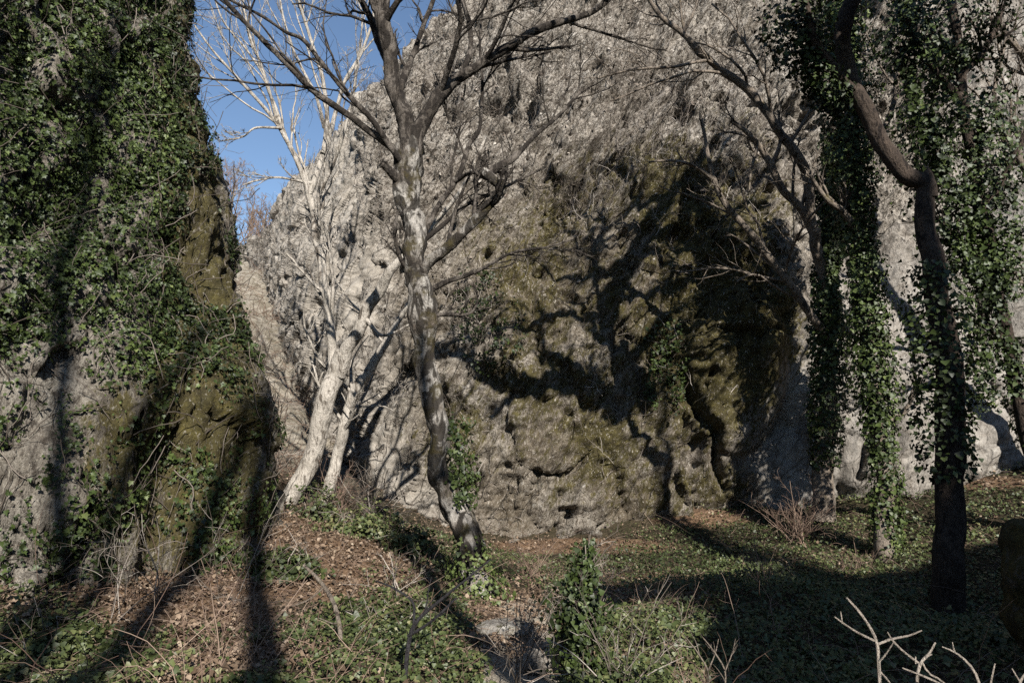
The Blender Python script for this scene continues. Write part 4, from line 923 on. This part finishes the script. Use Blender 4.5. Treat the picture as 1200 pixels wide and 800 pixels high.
bush('low ivy heap at the lower right corner of the ivied rock wall', 330, 690, 8.6, .55, .38, 1300, .3, seed=4)
bush('broad ivy tangle in front of the dark sapling', 440, 735, 7.0, .8, .32, 2000, .5, seed=5)
bush('ivy clump at the bottom left corner', 50, 790, 5.9, .5, .22, 800, .5, seed=6)
# the ivied stump in front of the bare patch
sc0 = at(682, 815, 5.6); sc0[2] = ground_z(np.array([sc0[0]]), np.array([sc0[1]]))[0]
sm = Tree('ivy_clad_stump', 'tall broken stump hidden under glossy ivy right of the bare patch', sc0, 'bark_brown', 'stump')
tp = at(676, 690, 5.7); tp2 = at(690, 640, 5.8)
sm.wood('trunk', np.array([[*sc0, .10], [*(sc0 * .5 + tp * .5), .075], [*tp, .055], [*tp2, .02]]), 10, .15, 6, 271, .03)
sm.ivy(np.array([[*sc0, .08], [*(sc0 * .5 + tp * .5), .07], [*tp, .05], [*tp2, .02]]), 3200, [.24, .13, .25, .22, .1], size=(.02, .046), seed=11, tintbias=.24, lobes=1.4)
sm.crown([dict(m=8, lenf=(.3, .6), K=6, rf=.2), dict(m=3, K=5)], idx=[0], mat='twig')

def shrub(label, px, py, Y, n, h, spread, mat='cane', rad=.005, name='bare_shrub', gens=2, lean=(0, 0, 0), up=.15, K=9, cat='shrub'):
    c = at(px, py, Y); c[2] = ground_z(np.array([c[0]]), np.array([c[1]]))[0] - .03
    t_ = thing(name, label, cat, c)
    d0 = norm(rng.normal(size=(n, 3)) * np.array([spread, spread, .15]) + np.array([0, 0, 1.]) + np.array(lean)); ln = h * rng.uniform(.55, 1.1, n)
    pts = [c + rng.normal(size=(n, 3)) * np.array([.12, .12, 0]) * spread]; dd = d0
    for k_ in range(K - 1):
        dd = norm(dd + rng.normal(size=(n, 3)) * .11 + np.array(lean) * .05 + np.array([0, 0, -.03])); pts.append(pts[-1] + dd * (ln / (K - 1))[:, None])
    P_ = np.stack(pts, 1); R_ = rad * rng.uniform(.7, 1.3, (n, 1)) * np.linspace(1.2, .5, K)[None]
    for j_ in range(n):
        mb = MB(); tubes(mb, P_[j_], R_[j_], 5, rng.random()); mb.build('stem', M[mat], t_)
    mb = MB()
    for gi in range(gens):
        P_, R_ = grow(P_, R_, 4 if gi == 0 else 3, lenf=(.25, .55), ang=(25, 60), up=up, K=6, rf=.65, minr=.0022); tubes(mb, P_, R_, 4, rng.random(len(P_)))
    mb.build('crown', M[mat], t_)
shrub('dense reddish bare shrub at the foot of the forked tree', 930, 612, 12.8, 34, 1.1, .55, 'cane', .006)
shrub('bare shrub in front of the ivied rock wall left of its mossy corner', 135, 700, 6.9, 5, 1.4, .5, 'twig', .0045, lean=(.35, 0, 0))
shrub('bare canes crossing the mossy corner of the ivied rock wall', 262, 690, 7.6, 6, 1.6, .5, 'twig', .0045, lean=(.2, 0, 0))
shrub('bare canes standing before the middle of the ivied rock wall', 190, 690, 7.4, 4, 1.5, .45, 'twig', .005)
shrub('pale broken twig bundle left of the crooked trunk', 462, 695, 8.4, 9, .6, .8, 'twig', .006)
shrub('tuft of thin stems at the bottom centre over the bare patch', 610, 800, 5.4, 9, .8, .35, 'twig', .004)
shrub('thin leafless canes right of the ivied stump', 730, 800, 5.3, 12, .9, .6, 'twig', .004)
shrub('leafless shrub in the dark hollow left of the pale bleached twigs', 800, 810, 4.9, 6, .55, .7, 'cane', .004)
shrub('slender leafless shrub in the hollow before the forked tree', 900, 700, 8.6, 8, .9, .4, 'cane', .004)
shrub('bare shrub behind the ivied stump under the cliff', 700, 660, 11, 14, .7, .8, 'twig', .005)
shrub('low bare thicket along the cliff foot right of the crooked trunk', 625, 665, 10.5, 16, .75, .9, 'cane', .005)
shrub('low bare thicket between ivy clad trunk and dark crooked trunk', 1000, 660, 10.6, 12, .6, .8, 'cane', .004)
shrub('bare canes leaning at the bottom left centre', 255, 800, 5.3, 5, .9, .35, 'cane', .004, lean=(.35, 0, 0))
shrub('dead bracken canes on the slope before the rock corner', 300, 740, 6.6, 5, .8, .6, 'cane', .004)
shrub('grey scrub tangle under the cliff between the two bare trees', 440, 610, 13.4, 22, 1.2, .7, 'twig', .007)
shrub('brown scrub tangle right beside the foot of the leaning tree', 395, 600, 13.5, 16, 1.0, .7, 'cane', .007)
shrub('scrub tangle on the slope in the gap left of the leaning tree', 318, 560, 14.6, 16, 1.2, .8, 'twig', .008)

def stem_plant(name, label, paths, mat, cat, gens=((4, .4), (3, .4)), sides=8, seed=0):
    P0 = limb_path(paths[0], .56); t_ = Tree(name, label, P0[0, :3], mat, cat)
    t_.minr = .002
    for k_, pth in enumerate(paths): t_.wood('stem', limb_path(pth, .56), sides, .08, 20, seed + k_, .02)
    if gens: t_.crown([dict(m=a, lenf=(b_ * .6, b_), K=6, rf=.5, wig=.12) for a, b_ in gens], idx=list(range(len(paths))))
    return t_
stem_plant('dark_sapling', 'thin dark forked sapling at the bottom left of centre', [[(474, 815, 5.3, 5), (478, 755, 5.3, 4.2), (488, 728, 5.3, 3.8), (520, 700, 5.3, 3), (545, 680, 5.3, 2.4), (575, 655, 5.35, 1.6)], [(478, 745, 5.3, 3.4), (500, 732, 5.25, 2.8), (520, 715, 5.2, 2.4), (535, 700, 5.2, 1.6)], [(485, 730, 5.3, 3), (483, 705, 5.35, 2.4), (460, 688, 5.4, 2), (440, 680, 5.4, 1.4)]], 'bark_dark', 'sapling', ((3, .3),), 8, 281)
stem_plant('arching_stem', 'thick arching dead stem curving to the ground left of the sapling', [[(356, 662, 6.6, 3), (378, 684, 6.4, 4), (392, 708, 6.2, 4.4), (398, 740, 6.0, 4.4), (397, 770, 5.8, 4.6), (390, 815, 5.6, 4.8)]], 'bark_grey', 'branch', ((3, .3),), 8, 291)
# bleached twigs close to the viewpoint
stem_plant('bleached_twig', 'bleached bare twig, tallest of those close by at the bottom right', [[(1032, 830, 1.9, 4), (1030, 790, 1.9, 4), (1027, 752, 1.9, 3.6), (1015, 728, 1.9, 3), (1003, 712, 1.9, 2.6), (992, 700, 1.9, 1.8)], [(1024, 750, 1.9, 2.6), (1004, 740, 1.88, 2.2), (986, 728, 1.86, 1.8), (978, 722, 1.86, 1.2)], [(1027, 755, 1.9, 2.6), (1045, 748, 1.92, 2.4), (1065, 744, 1.94, 2), (1080, 738, 1.95, 1.2)], [(1029, 776, 1.9, 2.2), (1038, 766, 1.88, 1.8), (1047, 752, 1.86, 1.2)], [(987, 730, 1.86, 1.6), (986, 722, 1.86, 1.4), (985, 716, 1.86, 1)], [(1031, 786, 1.9, 2), (1040, 796, 1.9, 1.8), (1052, 812, 1.9, 1.4)]], 'bark_white', 'twig', None, 8, 301)
stem_plant('bleached_twig', 'bleached bare twig crossing right behind the tallest one', [[(1074, 830, 2.1, 3.6), (1074, 795, 2.1, 3.4), (1078, 776, 2.1, 3.2), (1088, 765, 2.1, 2.6), (1096, 752, 2.1, 1.6)], [(1076, 776, 2.1, 2.4), (1060, 764, 2.1, 2.2), (1046, 750, 2.1, 2), (1040, 740, 2.1, 1.2)], [(1080, 774, 2.1, 2.2), (1088, 788, 2.1, 2), (1104, 797, 2.1, 1.8), (1112, 808, 2.1, 1.4)], [(1084, 770, 2.1, 2), (1092, 766, 2.1, 1.4)], [(1057, 782, 2.05, 1.4), (1075, 789, 2.05, 2), (1100, 800, 2.05, 2.2), (1125, 815, 2.05, 2.4)], [(1073, 777, 2.1, 1.6), (1073, 769, 2.1, 1.2)]], 'bark_white', 'twig', None, 8, 311)
stem_plant('bleached_twig', 'bleached bare twig furthest right of those close by at the bottom', [[(1152, 830, 1.8, 3.2), (1146, 796, 1.8, 3), (1136, 778, 1.8, 2.6), (1120, 764, 1.8, 2.2), (1104, 757, 1.8, 1.3)], [(1119, 764, 1.8, 1.8), (1117, 758, 1.8, 1.5), (1116, 752, 1.8, 1)], [(1158, 815, 1.8, 2.4), (1162, 795, 1.8, 2), (1166, 777, 1.8, 1.3)], [(1196, 800, 1.8, 2.2), (1190, 790, 1.8, 1.8), (1186, 783, 1.8, 1.2)], [(1190, 812, 1.8, 2.4), (1200, 790, 1.8, 2), (1212, 780, 1.8, 1.4)]], 'bark_white', 'twig', None, 8, 321)
for k_, (px, lab) in enumerate([(830, 'faint leafless twig in the shade left of the bleached twigs'), (850, 'faint forked twig in the shade nearest the bleached twigs')]):
    stem_plant('bare_twig', lab, [[(px - 5, 830, 3.0, 1.8), (px, 790, 3, 1.7), (px - 12, 765, 3, 1.4), (px - 30, 742, 3, .9)], [(px, 785, 3, 1.3), (px + 8, 765, 3, 1.1), (px + 12, 748, 3, .8)]], 'bark_grey', 'twig', ((3, .4),), 6, 331 + k_)

# ------------------------------------------------------------------ camera, light, sky
cam = bpy.data.cameras.new('camera'); co = bpy.data.objects.new('camera', cam); COL.objects.link(co)
cam.sensor_width = 36; cam.lens = 24; cam.clip_end = 1000; cam.clip_start = .05
co.location = (0, 0, EYE); co.rotation_euler = (math.radians(90) + PITCH, 0, 0); scene.camera = co
sun = bpy.data.lights.new('sun', 'SUN'); so = bpy.data.objects.new('sun', sun); COL.objects.link(so)
sun.energy = 5.0; sun.angle = math.radians(.53); sun.color = (1, .95, .88)
so.rotation_euler = Vector([float(v) for v in -L]).to_track_quat('Z', 'Y').to_euler()
w = bpy.data.worlds.new('World'); scene.world = w; w.use_nodes = True
g = NT(w.node_tree); sky = g.node('ShaderNodeTexSky', sky_type='NISHITA'); sky.sun_disc = False; sky.sun_elevation = SUN_EL
sky.sun_rotation = math.atan2(-L[0], -L[1]); sky.altitude = 300; sky.air_density = 1.0; sky.dust_density = .1; sky.ozone_density = 2.2
bg = w.node_tree.nodes['Background']; w.node_tree.links.new(sky.outputs[0], bg.inputs['Color']); bg.inputs['Strength'].default_value = .08
scene.view_settings.view_transform = 'Standard'; scene.view_settings.look = 'None'; scene.view_settings.exposure = .86; scene.view_settings.gamma = 1
scene.cycles.max_bounces = 4; scene.cycles.diffuse_bounces = 1; scene.cycles.glossy_bounces = 2; scene.cycles.use_denoising = False
